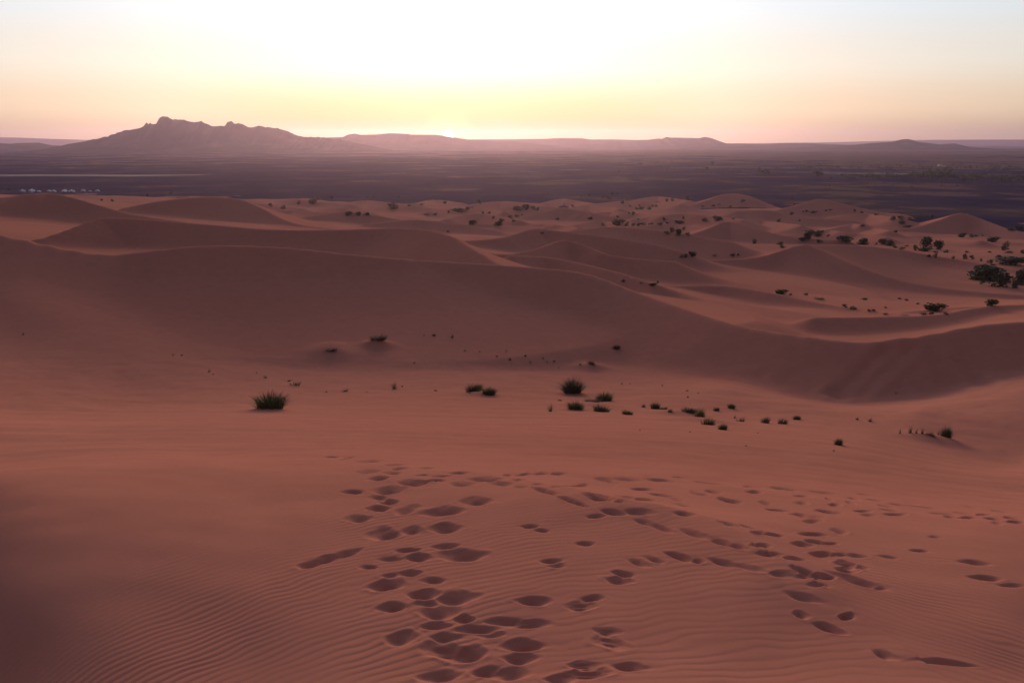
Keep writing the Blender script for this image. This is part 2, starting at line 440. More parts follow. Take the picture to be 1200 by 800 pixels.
def link(name, me, m=None, **props):
    o = bpy.data.objects.new(name, me)
    COL.objects.link(o)
    if m is not None and me is not None and not me.materials:
        me.materials.append(m)
    for k, v in props.items():
        o[k] = v
    return o

def grid_mesh(name, V, nr, nc, wrap=False, keep=None):
    me = bpy.data.meshes.new(name)
    me.vertices.add(len(V)); me.vertices.foreach_set('co', V.astype(np.float32).ravel())
    i = np.arange(nr - 1)[:, None]; j = np.arange(nc if wrap else nc - 1)[None, :]
    j2 = (j + 1) % nc
    q = np.stack([i * nc + j + 0 * i, i * nc + j2, (i + 1) * nc + j2, (i + 1) * nc + j], -1).reshape(-1, 4)
    if keep is not None:
        q = q[keep[q].any(1)]
    me.loops.add(q.size); me.loops.foreach_set('vertex_index', q.astype(np.int32).ravel())
    me.polygons.add(len(q)); me.polygons.foreach_set('loop_start', np.arange(0, q.size, 4, dtype=np.int32))
    me.polygons.foreach_set('use_smooth', np.ones(len(q), bool))
    me.update(); me.validate()
    return me

# ------------------------------------------------------------------ dunes mesh
def build_dunes():
    # rows: fine near the feet, then widening with distance
    r = [1.2]
    while r[-1] < 1250:
        x = r[-1]
        if x < 2.6: s = 0.08
        elif x < 18: s = max(0.008, 0.0011 * x * x * 0.42) if x < 14 else 0.1
        else: s = min(0.0052 * x, 0.1 + (x - 18) * .004)
        r.append(x + s * ROWSTEP)
    r = np.array(r)
    front = np.linspace(-math.radians(41), math.radians(41), NCOL)
    back = np.linspace(math.radians(41), math.radians(319), 70)[1:-1]
    az = np.concatenate([front, back])
    R, A = np.meshgrid(r, az, indexing='ij')
    X = R * np.sin(A); Y = R * np.cos(A)
    Z = height(X, Y)
    Z = detail(X, Y, Z)
    V = np.stack([X, Y, Z], -1).reshape(-1, 3)
    keep = (V[:, 2] > -0.6)
    me = grid_mesh("sand_dunes", V, len(r), len(az), wrap=True, keep=keep)
    # close the middle under the photographer
    print("dunes", len(r), len(az), len(me.polygons))
    return link("sand_dunes", me, mat_sand(), kind='structure')

NCOL, ROWSTEP = 1100, 1.0
# ------------------------------------------------------------------ where a line of sight meets the ground
_SY = np.concatenate([np.linspace(2.5, 14, 160), np.geomspace(14.1, 2600, 620)])
def ground(px, py, extra=None):
    px = np.atleast_1d(np.asarray(px, float)); py = np.atleast_1d(np.asarray(py, float))
    out = np.zeros((len(px), 3))
    for i in range(0, len(px), 120):
        rx, rz = ray(px[i:i + 120], py[i:i + 120])
        Yg = np.broadcast_to(_SY, (len(rx), len(_SY)))
        Xg = rx[:, None] * Yg; Zr = EYE + rz[:, None] * Yg
        H = np.maximum(height(Xg, Yg), 0)
        if extra is not None:
            H = H + extra(Xg, Yg)
        below = Zr <= H
        below[:, -1] = True
        k = np.maximum(below.argmax(1), 1)
        j = np.arange(len(rx))
        g0 = (Zr - H)[j, k - 1]; g1 = (Zr - H)[j, k]
        t = np.clip(g0 / (g0 - g1 + 1e-9), 0, 1)
        Y = _SY[k - 1] + t * (_SY[k] - _SY[k - 1])
        out[i:i + 120] = np.stack([rx * Y, Y, EYE + rz * Y], 1)
    return out

# the trodden spur that runs down from the brow to the lower right
_sp = [(585, 561), (640, 576), (690, 595), (768, 614), (830, 631), (880, 662), (942, 700), (1036, 766), (1110, 820)]
_spur = ground([p[0] for p in _sp], [p[1] for p in _sp])
_spur[:, 2] = np.array([.08, .16, .24, .30, .30, .28, .25, .20, .15])
_spur = np.concatenate([_spur, np.ones((len(_spur), 1))], 1)
def spur(X, Y):
    out = np.zeros_like(X)
    sel = (Y > 2) & (Y < 14) & (X > -3) & (X < 8)
    if sel.any():
        d, side, h, _m = crest_field(X[sel], Y[sel], _spur)
        w = np.where(side > 0, 0.75, 1.1)
        out[sel] = h * np.exp(-np.sqrt(d * d + 0.03) / w * 1.3)
    return out

FOOTPRINTS = [  # photo x, y, width, height
    (388, 535, 12, 2), (406, 537, 16, 2), (433, 540, 26, 3), (463, 545, 22, 4), (468, 550, 16, 3), (500, 549, 18, 2), (540, 555, 22, 3), (568, 561, 36, 8), (587, 566, 26, 7), (596, 556, 12, 4), (613, 556, 14, 4), (517, 559, 26, 2), (494, 558, 18, 2), (508, 564, 24, 4),
    (431, 553, 25, 6), (459, 555, 18, 5), (444, 561, 22, 6), (487, 566, 32, 8), (543, 567, 30, 8), (413, 575.6, 22, 5), (458, 574, 34, 12), (442, 582, 18, 7), (455, 587, 20, 8), (444, 595, 24, 8), (476, 597, 24, 12), (519, 598, 44, 11), (557, 587.5, 32, 10), (418, 607, 28, 10),
    (450, 624, 34, 16), (483, 619, 26, 10), (521, 616, 36, 12), (406, 647, 32, 10), (384, 653, 28, 10), (366, 659, 28, 10), (477, 643, 26, 6), (521, 638, 28, 8), (490, 651, 26, 11), (540, 649, 46, 18), (459, 653, 30, 6), (431, 663, 20, 5), (482, 671, 22, 10), (461, 673, 26, 8), (507, 680, 26, 10),
    (452, 685, 36, 17), (498, 698, 36, 14), (535, 702, 44, 18), (459, 712, 30, 13), (501, 708, 28, 6), (515, 719, 40, 17), (544, 726, 22, 10), (512, 734, 32, 10), (471, 748, 34, 18), (522, 747, 30, 10), (522, 762, 46, 28), (550, 766, 34, 22), (515, 791, 44, 16), (571, 786, 30, 14), (598, 789, 40, 18),
    (610, 771, 36, 14), (612, 756, 46, 16), (626, 705, 34, 13), (557, 737, 40, 8), (575, 743, 30, 6), (592, 728, 40, 10), (622, 731, 40, 11), (681, 710, 32, 15), (694, 700, 24, 6), (726, 680, 30, 11), (729, 671, 24, 6), (749, 659, 24, 9), (766, 655, 22, 7), (796, 651, 34, 9), (819, 656, 14, 4),
    (714, 752, 34, 20), (711, 740, 30, 10), (684, 778, 32, 10), (687, 788, 50, 16), (738, 781, 36, 12), (660, 795, 40, 12), (622, 614.5, 18, 4), (635, 619, 16, 4), (687, 635, 20, 4), (646, 656, 22, 5), (652, 662, 20, 3),
    (638, 575, 24, 7), (666, 585, 30, 6), (680, 590, 20, 4), (757, 610, 26, 7), (776, 617, 26, 7), (815, 624, 36, 9), (845, 634, 30, 8), (866, 639, 20, 5), (848, 658, 34, 8), (880, 666, 34, 9),
    (614, 556, 16, 4), (635, 554.6, 16, 3), (654, 555, 16, 3), (607, 561, 14, 3), (610, 570, 16, 4), (630, 566, 12, 3), (663, 568, 26, 4), (682, 567, 16, 4), (708, 561.6, 24, 6), (733, 561.6, 26, 7), (717, 564, 14, 4), (773, 563, 30, 6), (757, 558, 14, 2), (796, 559.5, 14, 2), (831, 566.5, 34, 3), (752, 571.5, 24, 3), (775, 579, 24, 4),
    (701, 580.5, 34, 6), (733, 581.6, 24, 5), (750, 584, 28, 5), (720, 585, 20, 5), (794, 584, 14, 4), (803, 600, 22, 6), (750, 597.7, 32, 9), (719, 598, 30, 7), (698, 603, 20, 4), (798, 590, 18, 3), (820, 578, 16, 5), (836, 576, 16, 4), (855, 586, 22, 7), (880, 570, 16, 3), (884, 577, 18, 4), (897, 589, 14, 5), (854, 612, 30, 5), (876, 615, 16, 3), (890, 622.5, 18, 6), (892, 638, 20, 6), (897, 648, 20, 5),
    (919, 572.5, 26, 3), (940, 590, 16, 5), (940, 582, 18, 4), (965, 577, 34, 3), (912, 597, 24, 3), (979, 592, 14, 4), (972, 586, 8, 3), (997, 589.6, 10, 4), (1014, 579, 16, 3), (1001, 584, 12, 3), (1026, 586, 16, 4), (938, 603, 20, 5), (952, 606, 24, 6), (970, 599.5, 24, 4), (952, 611, 18, 5), (1012, 599.5, 18, 4), (1017, 604, 16, 4),
    (1038, 593, 14, 4), (1043, 598, 20, 3), (1054, 591, 26, 5), (1050, 603, 20, 5), (1084, 593.5, 34, 6), (1071, 589, 12, 4), (1103, 601, 30, 6), (1117, 605, 20, 5), (1131, 600.5, 20, 6), (1133, 606, 20, 4), (1152, 602, 14, 4), (1166, 607.5, 20, 4), (1169, 613, 14, 4), (1189, 606.5, 20, 5), (1190, 611, 20, 4), (1138, 593, 12, 3), (1173, 598, 16, 3),
    (952, 625, 28, 5), (983, 622, 18, 6), (940, 636.5, 22, 7), (958, 634, 24, 6), (973, 636, 16, 5), (905, 625, 20, 5), (962, 648.5, 24, 8), (984, 649, 16, 5), (907, 648, 18, 6), (931, 654, 24, 6), (1005, 651, 24, 5), (1040, 652, 24, 4), (993, 661, 24, 10), (993, 668, 24, 9), (1010, 665, 14, 6), (916, 674, 28, 8), (942, 670.5, 26, 8), (949, 676, 26, 7), (966, 676, 24, 8), (1001, 681, 48, 11), (959, 685, 24, 7), (1029, 690, 16, 3),
    (942, 701, 40, 11), (939, 721, 18, 4), (972, 736, 34, 8), (993, 722, 16, 6), (1036, 767, 26, 9), (1110, 775, 60, 6), (1141, 659, 34, 6), (1154, 676, 34, 6), (1187, 685, 30, 5), (1077, 645, 20, 3), (1096, 630, 16, 3),
]
TREAD = {(522, 762), (714, 752), (711, 740), (681, 710), (726, 680), (749, 659), (687, 788), (684, 778), (993, 661), (916, 674)}
_F = np.array(FOOTPRINTS)
_fc = ground(_F[:, 0], _F[:, 1], spur)
_tl = np.where(_F[:, 0] > 700, 0.10, -0.04) * _F[:, 2] / 2      # the trails run slightly downhill across the picture
for i, (x, y, w, h) in enumerate(FOOTPRINTS):
    if (745 < x < 890 and 605 < y < 668 and w > 15) or (630 < x < 690 and 574 < y < 592) or x in (942, 972, 1036, 1001):
        _tl[i] = 0.27 * w / 2
    if x in (406, 384, 366): _tl[i] = -0.25 * w / 2
_fl = ground(_F[:, 0] - _F[:, 2] / 2, _F[:, 1] - _tl, spur); _fr = ground(_F[:, 0] + _F[:, 2] / 2, _F[:, 1] + _tl, spur)
_ft = ground(_F[:, 0], _F[:, 1] - _F[:, 3] / 2, spur); _fb = ground(_F[:, 0], _F[:, 1] + _F[:, 3] / 2, spur)

_mp = [(443, 404.5, .38, .8), (388, 414, .35, 1.2), (392, 407, .25, .9), (695, 431.5, .35, .9), (690, 476, .22, 1.3), (671, 461, .15, .7), (822, 495, .20, 1.1), (790, 484, .15, .9), (1092, 515, .20, .9), (317, 481, .10, .8), (564, 462, .12, .9)]
_mh = ground([m[0] for m in _mp], [m[1] for m in _mp])
_gl = [((1052, 404), (1020, 432), (985, 466)), ((1068, 406), (1036, 434), (1008, 462)), ((1040, 405), (1005, 436), (975, 462)), ((1128, 420), (1146, 436), (1160, 452))]
_gh = []
for g in _gl:
    q = ground([a[0] for a in g], [a[1] for a in g])
    q[:, 2] = 1; t_ = np.linspace(0, 2, 9)
    q = np.stack([np.interp(t_, [0, 1, 2], q[:, i]) for i in range(3)] + [np.ones(9)], 1)
    _gh.append(q)
def mounds(x, y):
    out = np.zeros_like(x)
    for (m, h) in zip(_mp, _mh):
        d2 = ((x - h[0]) / (1.25 * m[3])) ** 2 + ((y - h[1]) / m[3]) ** 2
        out += m[2] * np.exp(-d2 * 1.2)
    for i, q in enumerate(_gh):
        sel = (np.abs(x - q[:, 0].mean()) < 12) & (np.abs(y - q[:, 1].mean()) < 12)
        if sel.any():
            d, sd, zz, mm = crest_field(x[sel], y[sel], q)
            out[sel] += (-0.10 if i < 3 else -.04) * np.exp(-(d / 0.33) ** 2) + 0.04 * np.exp(-((d - .7) / .3) ** 2)
    return out

def detail(X, Y, Z):
    """spur, wind ripples and footprints: real relief of the near sand"""
    R = np.sqrt(X * X + Y * Y)
    rows = R[:, 0] < 60
    x, y = X[rows], Y[rows]
    r = R[rows]
    dz = spur(x, y)
    ahead = smooth(0.0, 2.0, y)
    # broad unevenness, drawn out along the wind
    dz += 0.035 * fbm(x / 2.6, y / 1.9, 3) * smooth(3, 6, r) * (1 - smooth(14, 30, r))
    dz += 0.05 * noise(x / 14 + 0.12 * y, y / 1.7 + x * 0.05) * smooth(12, 18, r) * (1 - smooth(32, 45, r)) * ahead
    dz += 0.025 * noise(x / 7 + 3, y / 0.8 + x * 0.05) * smooth(12, 18, r) * (1 - smooth(24, 32, r)) * ahead
    dz += 0.05 * fbm(x / 2.2, y / 2.2 + 30, 4) * smooth(28, 36, r) * (1 - smooth(44, 56, r))
    dz += mounds(x, y)
    # ripples
    near = r < 15
    xr, yr = x[near], y[near]
    m0 = 0.30
    M = m0 * xr - 0.15 * np.where(xr < 0, xr * xr, 0.75 * xr * xr)
    ph = yr - M
    ph = ph + (0.09 + 0.05 * smooth(-0.6, 0.8, xr)) * fbm(xr / 0.9, yr / 0.8, 3) + 0.04 * noise(xr / 0.24, yr / 0.26)
    lam = 0.098
    q = ph / lam
    q = q + 0.5 * noise(xr / 2.1 + 5, yr / 1.6)
    s = np.sin(2 * math.pi * q) + 0.28 * np.sin(4 * math.pi * q + 0.9)
    amp = 0.0021 * (1 - 0.45 * smooth(-0.6, 0.8, xr)) * (0.30 + 1.0 * np.clip(fbm(xr / 0.9 + 20, yr / 1.0, 3) + 0.40, 0, 1.1))
    rr = r[near]
    amp = amp * (1 - smooth(8.5, 12.5, rr)) * ahead[near]
    # the left shoulder is blown smooth
    amp = amp * (1 - 0.8 * smooth(-1.6, -3.4, xr) * smooth(4.4, 6.0, yr))
    rip = amp * s
    # footprints
    pr = np.zeros_like(xr); mask = np.zeros_like(xr); churn = np.zeros_like(xr)
    frnd = np.random.default_rng(3)
    for i in range(len(_F)):
        c = _fc[i]
        if c[1] > 14.5:
            continue
        U = (_fr[i] - _fl[i])[:2] / 2; V = (_ft[i] - _fb[i])[:2] / 2
        U *= 0.9; V *= 0.72
        lu = np.linalg.norm(U); lv = np.linalg.norm(V)
        if lu > 0.5: U *= 0.5 / lu
        lu = np.linalg.norm(U)
        if lv < 0.045: V *= 0.045 / max(lv, 1e-6)
        if lv > 0.17: V *= 0.17 / lv
        lv = np.linalg.norm(V)
        V = V + U * frnd.uniform(-.45, .45) * lv / lu
        reach = 2.6 * max(lu, lv)
        sel = (np.abs(xr - c[0]) < reach) & (np.abs(yr - c[1]) < reach)
        if not sel.any():
            continue
        dx = xr[sel] - c[0]; dy = yr[sel] - c[1]
        det = U[0] * V[1] - U[1] * V[0]
        a = (dx * V[1] - dy * V[0]) / det; b = (U[0] * dy - U[1] * dx) / det
        wob = 0.16 * noise((xr[sel] + 7 * i) / 0.16, yr[sel] / 0.16)
        ta = frnd.uniform(-.25, .25)
        bb = (b - ta * a * a * .6) / (1 - 0.30 * np.clip(a * a, 0, 1))            # almond shaped, as the sand slid
        rho = np.sqrt((a * 0.92) ** 2 + (bb * np.where(bb > 0, 0.92, 1.08)) ** 2) * (1 + 1.5 * wob)
        D = float(np.clip(0.70 * min(lu, lv), 0.034, 0.068)) * frnd.uniform(.6, 1.05)
        bowl = -D * np.exp(-(rho * 1.02) ** 1.9)
        # a second, shallower hollow: heel behind the ball of the foot
        k = frnd.choice([-1, 1])
        rho2 = np.sqrt(((a - .35 * k) * 1.5) ** 2 + ((b + .25) * 1.5) ** 2)
        bowl += -0.35 * D * np.exp(-rho2 ** 3)
        if (FOOTPRINTS[i][0], FOOTPRINTS[i][1]) in TREAD:                      # sole pattern still sharp
            bowl = bowl * 0.75 + 0.006 * np.sin(bb * 9 + 2.2 * a * a) * np.cos(a * 2.2) * np.exp(-(rho * 1.05) ** 4)
        rim = 0.17 * D * np.exp(-((rho - 1.45) / 0.33) ** 2) * (0.7 + 0.9 * noise((xr[sel] + 3 * i) / .2, yr[sel] / .2 + 5))
        pr[sel] = np.minimum(pr[sel], 0) + np.minimum(bowl, 0) * (1 + 0 * pr[sel]) * np.clip(1 + pr[sel] / 0.08, 0.25, 1) + rim + np.maximum(pr[sel], 0)
        mask[sel] = np.maximum(mask[sel], np.exp(-(rho / 1.25) ** 4))
        churn[sel] += np.exp(-(rho / 1.7) ** 2)
    d2 = dz[near] + rip * (1 - 0.9 * mask) + pr
    # crumbly sand where many feet have passed
    d2 += (0.005 * fbm(xr / 0.12, yr / 0.12, 3) + 0.013 * noise(xr / 0.34, yr / 0.22 + 8)) * np.clip(churn * 1.1, 0, 1)
    dz[near] = d2
    Z = Z.copy()
    Z[rows] = Z[rows] + dz
    return Z

def detail_at(x, y):
    """sand height at one spot, with the low unevenness (grass grows past the footprints)"""
    X = np.array([[x]]); Y = np.array([[y]])
    return float(detail(X, Y, height(X, Y))[0, 0])

build_dunes()

# ------------------------------------------------------------------ gravel plain
def build_plain():
    r = np.array([150, 500, 1000, 2000, 4000, 8000, 14000, 16800.0])
    az = np.linspace(0, 2 * math.pi, 97)[:-1]
    R, A = np.meshgrid(r, az, indexing='ij')
    V = np.stack([R * np.sin(A), R * np.cos(A), 0 * R], -1).reshape(-1, 3)
    return link("gravel_plain", grid_mesh("gravel_plain", V, len(r), len(az), wrap=True), mat_plain(), kind='structure')
build_plain()

# ------------------------------------------------------------------ mountains
ROCK = mat_rock()
def ridge(name, prof, d, depth, rough=1.0, nx=420, ny=47, craggy=0.0, foot=None):
    """A range of hills: skyline heights at distance d, with gullied slopes before and behind."""
    px = np.array([p[0] for p in prof], float); py = np.array([p[1] for p in prof], float)
    rx, rz = ray(px, py)
    xs = rx * d; hs = np.maximum(EYE + rz * d, 0)
    X1 = np.linspace(xs.min(), xs.max(), nx)
    H1 = np.interp(X1, xs, hs)
    v = np.linspace(-1, 1, ny)
    if craggy: H1 = H1 + (H1 > 70) * 10.0 * (np.abs(fbm(X1 / 75, X1 * 0 + 3, 5)) - 0.18)
    Xg, Vg = np.meshgrid(X1, v, indexing='ij')
    Yg = d + Vg * depth
    sc = hs.max()
    prof_v = np.exp(-(np.abs(Vg) * 2.4) ** 1.15)
    prof_v = np.clip((prof_v - math.exp(-2.4 ** 1.15)) / (1 - math.exp(-2.4 ** 1.15)), 0, 1)
    lam = depth * 0.35
    nz = fbm(Xg / lam, Yg / lam * .6 + 5, 5)
    gul = np.abs(fbm(Xg / (lam * .5) + 9, Yg / (lam * 1.6), 4))
    Z = H1[:, None] * prof_v * (1 + rough * (0.55 * nz * np.abs(Vg) * 2 - 0.3 * gul * np.clip(np.abs(Vg) * 4, 0, 1)))
    if craggy:
        Z += craggy * np.abs(noise(Xg / 45, Yg / 60)) * (H1[:, None] > 60) * prof_v ** 2
    Z -= 2.0
    V = np.stack([Xg, Yg, Z], -1).reshape(-1, 3)
    return link(name, grid_mesh(name, V, nx, ny), ROCK, kind='structure')

ridge("rocky_mountain", [(40, 181), (60, 174), (80, 168.5), (100, 165.5), (125, 160.5), (145, 153.5), (163, 150.5), (170, 147), (172, 143.5), (174, 146), (176, 143.5), (178, 146), (184, 145), (187, 139), (191, 137), (197, 137), (203, 141), (206, 140), (214, 140), (219, 142), (231, 143.5), (236, 142.5), (247, 147), (252, 148.5), (258, 147.5), (263, 148), (267, 142.5), (271, 142), (275, 145), (284, 145), (291, 149), (297, 149), (303, 147.5), (312, 149), (325, 150.5), (335, 153), (345, 158), (357, 160.5), (372, 160.5), (400, 164), (440, 172), (470, 180)],
      5200, 700, 1.0, 640, 61, craggy=10)
ridge("long_ridge", [(340, 170), (360, 162), (385, 161), (402, 160.5), (408, 157.5), (416, 156.5), (423, 158), (440, 157.5), (457, 156), (479, 156.8), (481, 157.6), (510, 157.8), (522, 159.2), (532, 161), (541, 162.2), (549, 163.5), (600, 166), (660, 172), (700, 178)], 7000, 900, .8)
ridge("low_ridge", [(480, 168), (545, 163.4), (600, 163.2), (640, 162.6), (650, 162), (660, 161.8), (682, 162), (692, 163.4), (720, 163.4), (745, 164), (760, 163.8), (770, 162.3), (776, 162.6), (781, 160.4), (785, 161.2), (810, 161.5), (819, 162), (826, 160.3), (834, 162), (842, 165), (851, 168), (875, 168.6), (897, 169), (905, 168.5), (922, 167.3), (945, 167.6), (965, 168.6), (1000, 170), (1050, 176)], 8200, 1100, .8)
ridge("cone_hills", [(900, 178), (960, 171), (1000, 169.5), (1020, 167.8), (1045, 166.3), (1055, 163.6), (1062, 162.8), (1067, 163.3), (1075, 166), (1095, 168.4), (1103, 169.2), (1108, 168.6), (1119, 168), (1123, 171), (1140, 172.5), (1155, 174), (1175, 175.5), (1182, 176.5), (1200, 177), (1260, 179)], 6800, 800, .7)
ridge("western_hills", [(-200, 172), (-60, 170), (0, 167.5), (12, 168.5), (22, 167.5), (45, 167), (60, 170), (90, 172), (130, 176), (160, 180)], 6200, 800, .7, 240)
ridge("far_plateau", [(860, 168), (960, 167), (1000, 166.2), (1060, 164.4), (1090, 164), (1150, 163.8), (1250, 163.6), (1500, 164)], 15000, 1500, .3, 200)
ridge("distant_tableland", [(-350, 161.5), (-100, 161), (0, 161), (25, 161.5), (60, 162.8), (100, 164), (180, 166)], 14000, 1500, .3, 200)

# ------------------------------------------------------------------ haze
def build_haze():
    x0, x1, y0, y1, z0, z1 = -17200, 17200, -17200, 17200, -70.0, 275.0
    v = [(x, y, z) for z in (z0, z1) for y in (y0, y1) for x in (x0, x1)]
    f = [(0, 2, 3, 1), (4, 5, 7, 6), (0, 1, 5, 4), (2, 6, 7, 3), (0, 4, 6, 2), (1, 3, 7, 5)]
    me = bpy.data.meshes.new("haze"); me.from_pydata(v, [], f)
    m = bpy.data.materials.new("haze_air"); m.use_nodes = True
    t = m.node_tree; t.nodes.clear()
    o = t.nodes.new('ShaderNodeOutputMaterial'); p = t.nodes.new('ShaderNodeVolumePrincipled')
    p.inputs['Color'].default_value = (0.75, 0.61, 0.93, 1)
    p.inputs['Density'].default_value = HAZE_DENSITY
    p.inputs['Anisotropy'].default_value = 0.77
    t.links.new(p.outputs['Volume'], o.inputs['Volume'])
    return link("haze", me, m, kind='stuff')
HAZE_DENSITY = 0.44e-4
build_haze()

# ------------------------------------------------------------------ plants
GRASS = plain_mat("grass_green", (0.14, 0.175, 0.075), 0.7)
STRAW = plain_mat("dry_straw", (0.16, 0.105, 0.065), 0.8)
LEAF = plain_mat("shrub_leaf", (0.10, 0.112, 0.066), 0.7)
LEAF2 = plain_mat("grey_green_leaf", (0.13, 0.135, 0.085), 0.7)
TWIG = plain_mat("twig_bark", (0.075, 0.05, 0.04), 0.85)

def mesh_of(name, V, F, m, mix=0.0):
    me = bpy.data.meshes.new(name)
    me.from_pydata([tuple(map(float, v)) for v in V], [], F)
    me.materials.append(m)
    if mix:
        me.materials.append(STRAW)
        q = random.Random(len(F)); per = 3
        idx = []
        for k in range(0, len(F), per):
            idx += [1 if q.random() < mix else 0] * per
        me.polygons.foreach_set('material_index', idx[:len(F)])
    return me

def blades(nb, seed, spread=0.30, lean=0.55, h=(0.5, 1.0), w=0.018, seg=3, clumps=1):
    """grass blades growing from a small base; a unit tuft about 1 wide and 1 high"""
    R = random.Random(seed); V = []; F = []
    cl = [(R.uniform(-.3, .3), R.uniform(-.2, .2), R.uniform(.75, 1.1)) for _ in range(clumps)] if clumps > 1 else [(0, 0, 1)]
    for i in range(nb):
        cx, cy, cs = cl[i % len(cl)]
        a = R.uniform(0, 2 * math.pi); q = math.sqrt(R.random()) * spread / (1 if clumps == 1 else 1.8)
        bx, by = cx + q * math.cos(a), cy + q * math.sin(a)
        a2 = a + R.uniform(-.7, .7)
        hh = R.uniform(*h) * cs * (1.0 - 0.45 * (q / (spread / (1 if clumps == 1 else 1.8))) ** 2); ln = lean * R.uniform(.15, 1.0) * (0.4 + q / spread)
        ww = w * R.uniform(.7, 1.3)
        px, py = -math.sin(a2 + R.uniform(-1.2, 1.2)), math.cos(a2)
        b0 = len(V)
        for k in range(seg + 1):
            t = k / seg
            d = ln * t ** 1.6; z = hh * (t - 0.22 * ln * t * t) - 0.06
            s = ww * (1 - t) ** 0.7
            c = (bx + d * math.cos(a2), by + d * math.sin(a2), z)
            if k < seg:
                V.append((c[0] - px * s, c[1] - py * s, c[2])); V.append((c[0] + px * s, c[1] + py * s, c[2]))
            else:
                V.append(c)
        for k in range(seg - 1):
            o = b0 + 2 * k
            F.append((o, o + 1, o + 3, o + 2))
        o = b0 + 2 * (seg - 1)
        F.append((o, o + 1, o + 2))
    return V, F

def foliage(n, seed, lobes=5, leaf=0.06, flat=1.0, base=0.0):
    """leaf clumps through a crown of several uneven lobes; about 1 wide and 1 high"""
    R = random.Random(seed); V = []; F = []
    L_ = []
    for i in range(lobes):
        a = R.uniform(0, 2 * math.pi); q = R.uniform(0.05, .32)
        L_.append((q * math.cos(a), q * math.sin(a) * .8, R.uniform(.10, .62), R.uniform(.20, .34)))
    for i in range(n):
        lx, ly, lz, lr = L_[i % lobes]
        while True:
            x, y, z = R.uniform(-1, 1), R.uniform(-1, 1), R.uniform(-1, 1)
            rr = x * x + y * y + z * z
            if 0.12 < rr < 1 or R.random() < .02: break
        k = R.uniform(.9, 1.25) if R.random() < .12 else 1
        c = (lx + x * lr * k * 1.15, ly + y * lr * k, max(base, (lz + z * lr * 1.15 * k) * flat))
        s = leaf * R.uniform(.6, 1.5)
        ax = [R.gauss(0, 1) for _ in range(3)]; bx_ = [R.gauss(0, 1) for _ in range(3)]
        la = math.sqrt(sum(v * v for v in ax)); lb = math.sqrt(sum(v * v for v in bx_))
        ax = [v / la * s for v in ax]; bx_ = [v / lb * s * .6 for v in bx_]
        o = len(V)
        V += [tuple(c[j] - ax[j] for j in range(3)), tuple(c[j] + bx_[j] for j in range(3)), tuple(c[j] + ax[j] for j in range(3)), tuple(c[j] - bx_[j] for j in range(3))]
        F.append((o, o + 1, o + 2, o + 3))
    return V, F

def stems(n, seed, h=0.6, r=0.02, spread=.3):
    R = random.Random(seed); V = []; F = []
    for i in range(n):
        a = R.uniform(0, 2 * math.pi); ex = spread * R.uniform(.3, 1) * math.cos(a); ey = spread * R.uniform(.3, 1) * math.sin(a); hh = h * R.uniform(.6, 1.1)
        pts = [(0.04 * math.cos(a), 0.04 * math.sin(a), -.08, r), (ex * .35, ey * .35, hh * .5, r * .7), (ex, ey, hh, r * .25)]
        o = len(V)
        for (x, y, z, q) in pts:
            for k in range(4):
                V.append((x + q * math.cos(k * math.pi / 2), y + q * math.sin(k * math.pi / 2), z))
        for s in range(2):
            for k in range(4):
                F.append((o + s * 4 + k, o + s * 4 + (k + 1) % 4, o + s * 4 + 4 + (k + 1) % 4, o + s * 4 + 4 + k))
    return V, F

TUFTS = {
    'dense': mesh_of("dense_grass", *blades(520, 1, .36, .45, (.5, 1.0), .014), GRASS, 0.22),
    'dense2': mesh_of("dense_grass", *blades(420, 2, .42, .45, (.45, 1.0), .015, clumps=4), GRASS, 0.22),
    'bush': mesh_of("wiry_bush", *blades(700, 3, .30, .50, (.5, 1.05), .010), LEAF2, 0.22),
    'sparse': mesh_of("sparse_grass", *blades(46, 4, .16, .8, (.4, 1.05), .022), GRASS, 0.22),
    'sparse2': mesh_of("sparse_grass", *blades(70, 5, .34, .5, (.35, 1.05), .020, clumps=5), GRASS, 0.22),
    'row': mesh_of("grass_row", *blades(190, 6, .40, .35, (.4, 1.05), .018, clumps=6), GRASS, 0.22),
    'dry': mesh_of("dry_grass", *blades(150, 7, .40, .6, (.35, .95), .018, clumps=4), STRAW),
    'olive': mesh_of("olive_grass", *blades(240, 8, .42, .7, (.3, .9), .016, clumps=3), LEAF2, 0.22),
}
SHRUBS = {}
for i_, (n_, lo, lf, m_) in enumerate([(800, 7, .075, LEAF), (850, 9, .07, LEAF), (700, 6, .08, LEAF), (800, 10, .07, LEAF)]):
    SHRUBS[i_] = (mesh_of("shrub_foliage", *foliage(n_, 20 + i_, lo, lf), m_), mesh_of("shrub_stem", *stems(6, 40 + i_), TWIG))
SMALL = [mesh_of("small_shrub", *foliage(190, 60 + i, 5 + i % 3, .10), LEAF) for i in range(4)]
DRYBUSH = mesh_of("dry_shrub", *foliage(150, 70, 7, .07), STRAW)

def put(name, me, p, sx, sy, sz, rz, label, cat, group=None):
    o = bpy.data.objects.new(name, me); COL.objects.link(o)
    o.location = p; o.scale = (sx, sy, sz); o.rotation_euler = (0, 0, rz)
    o['label'] = label; o['category'] = cat
    if group: o['group'] = group
    return o

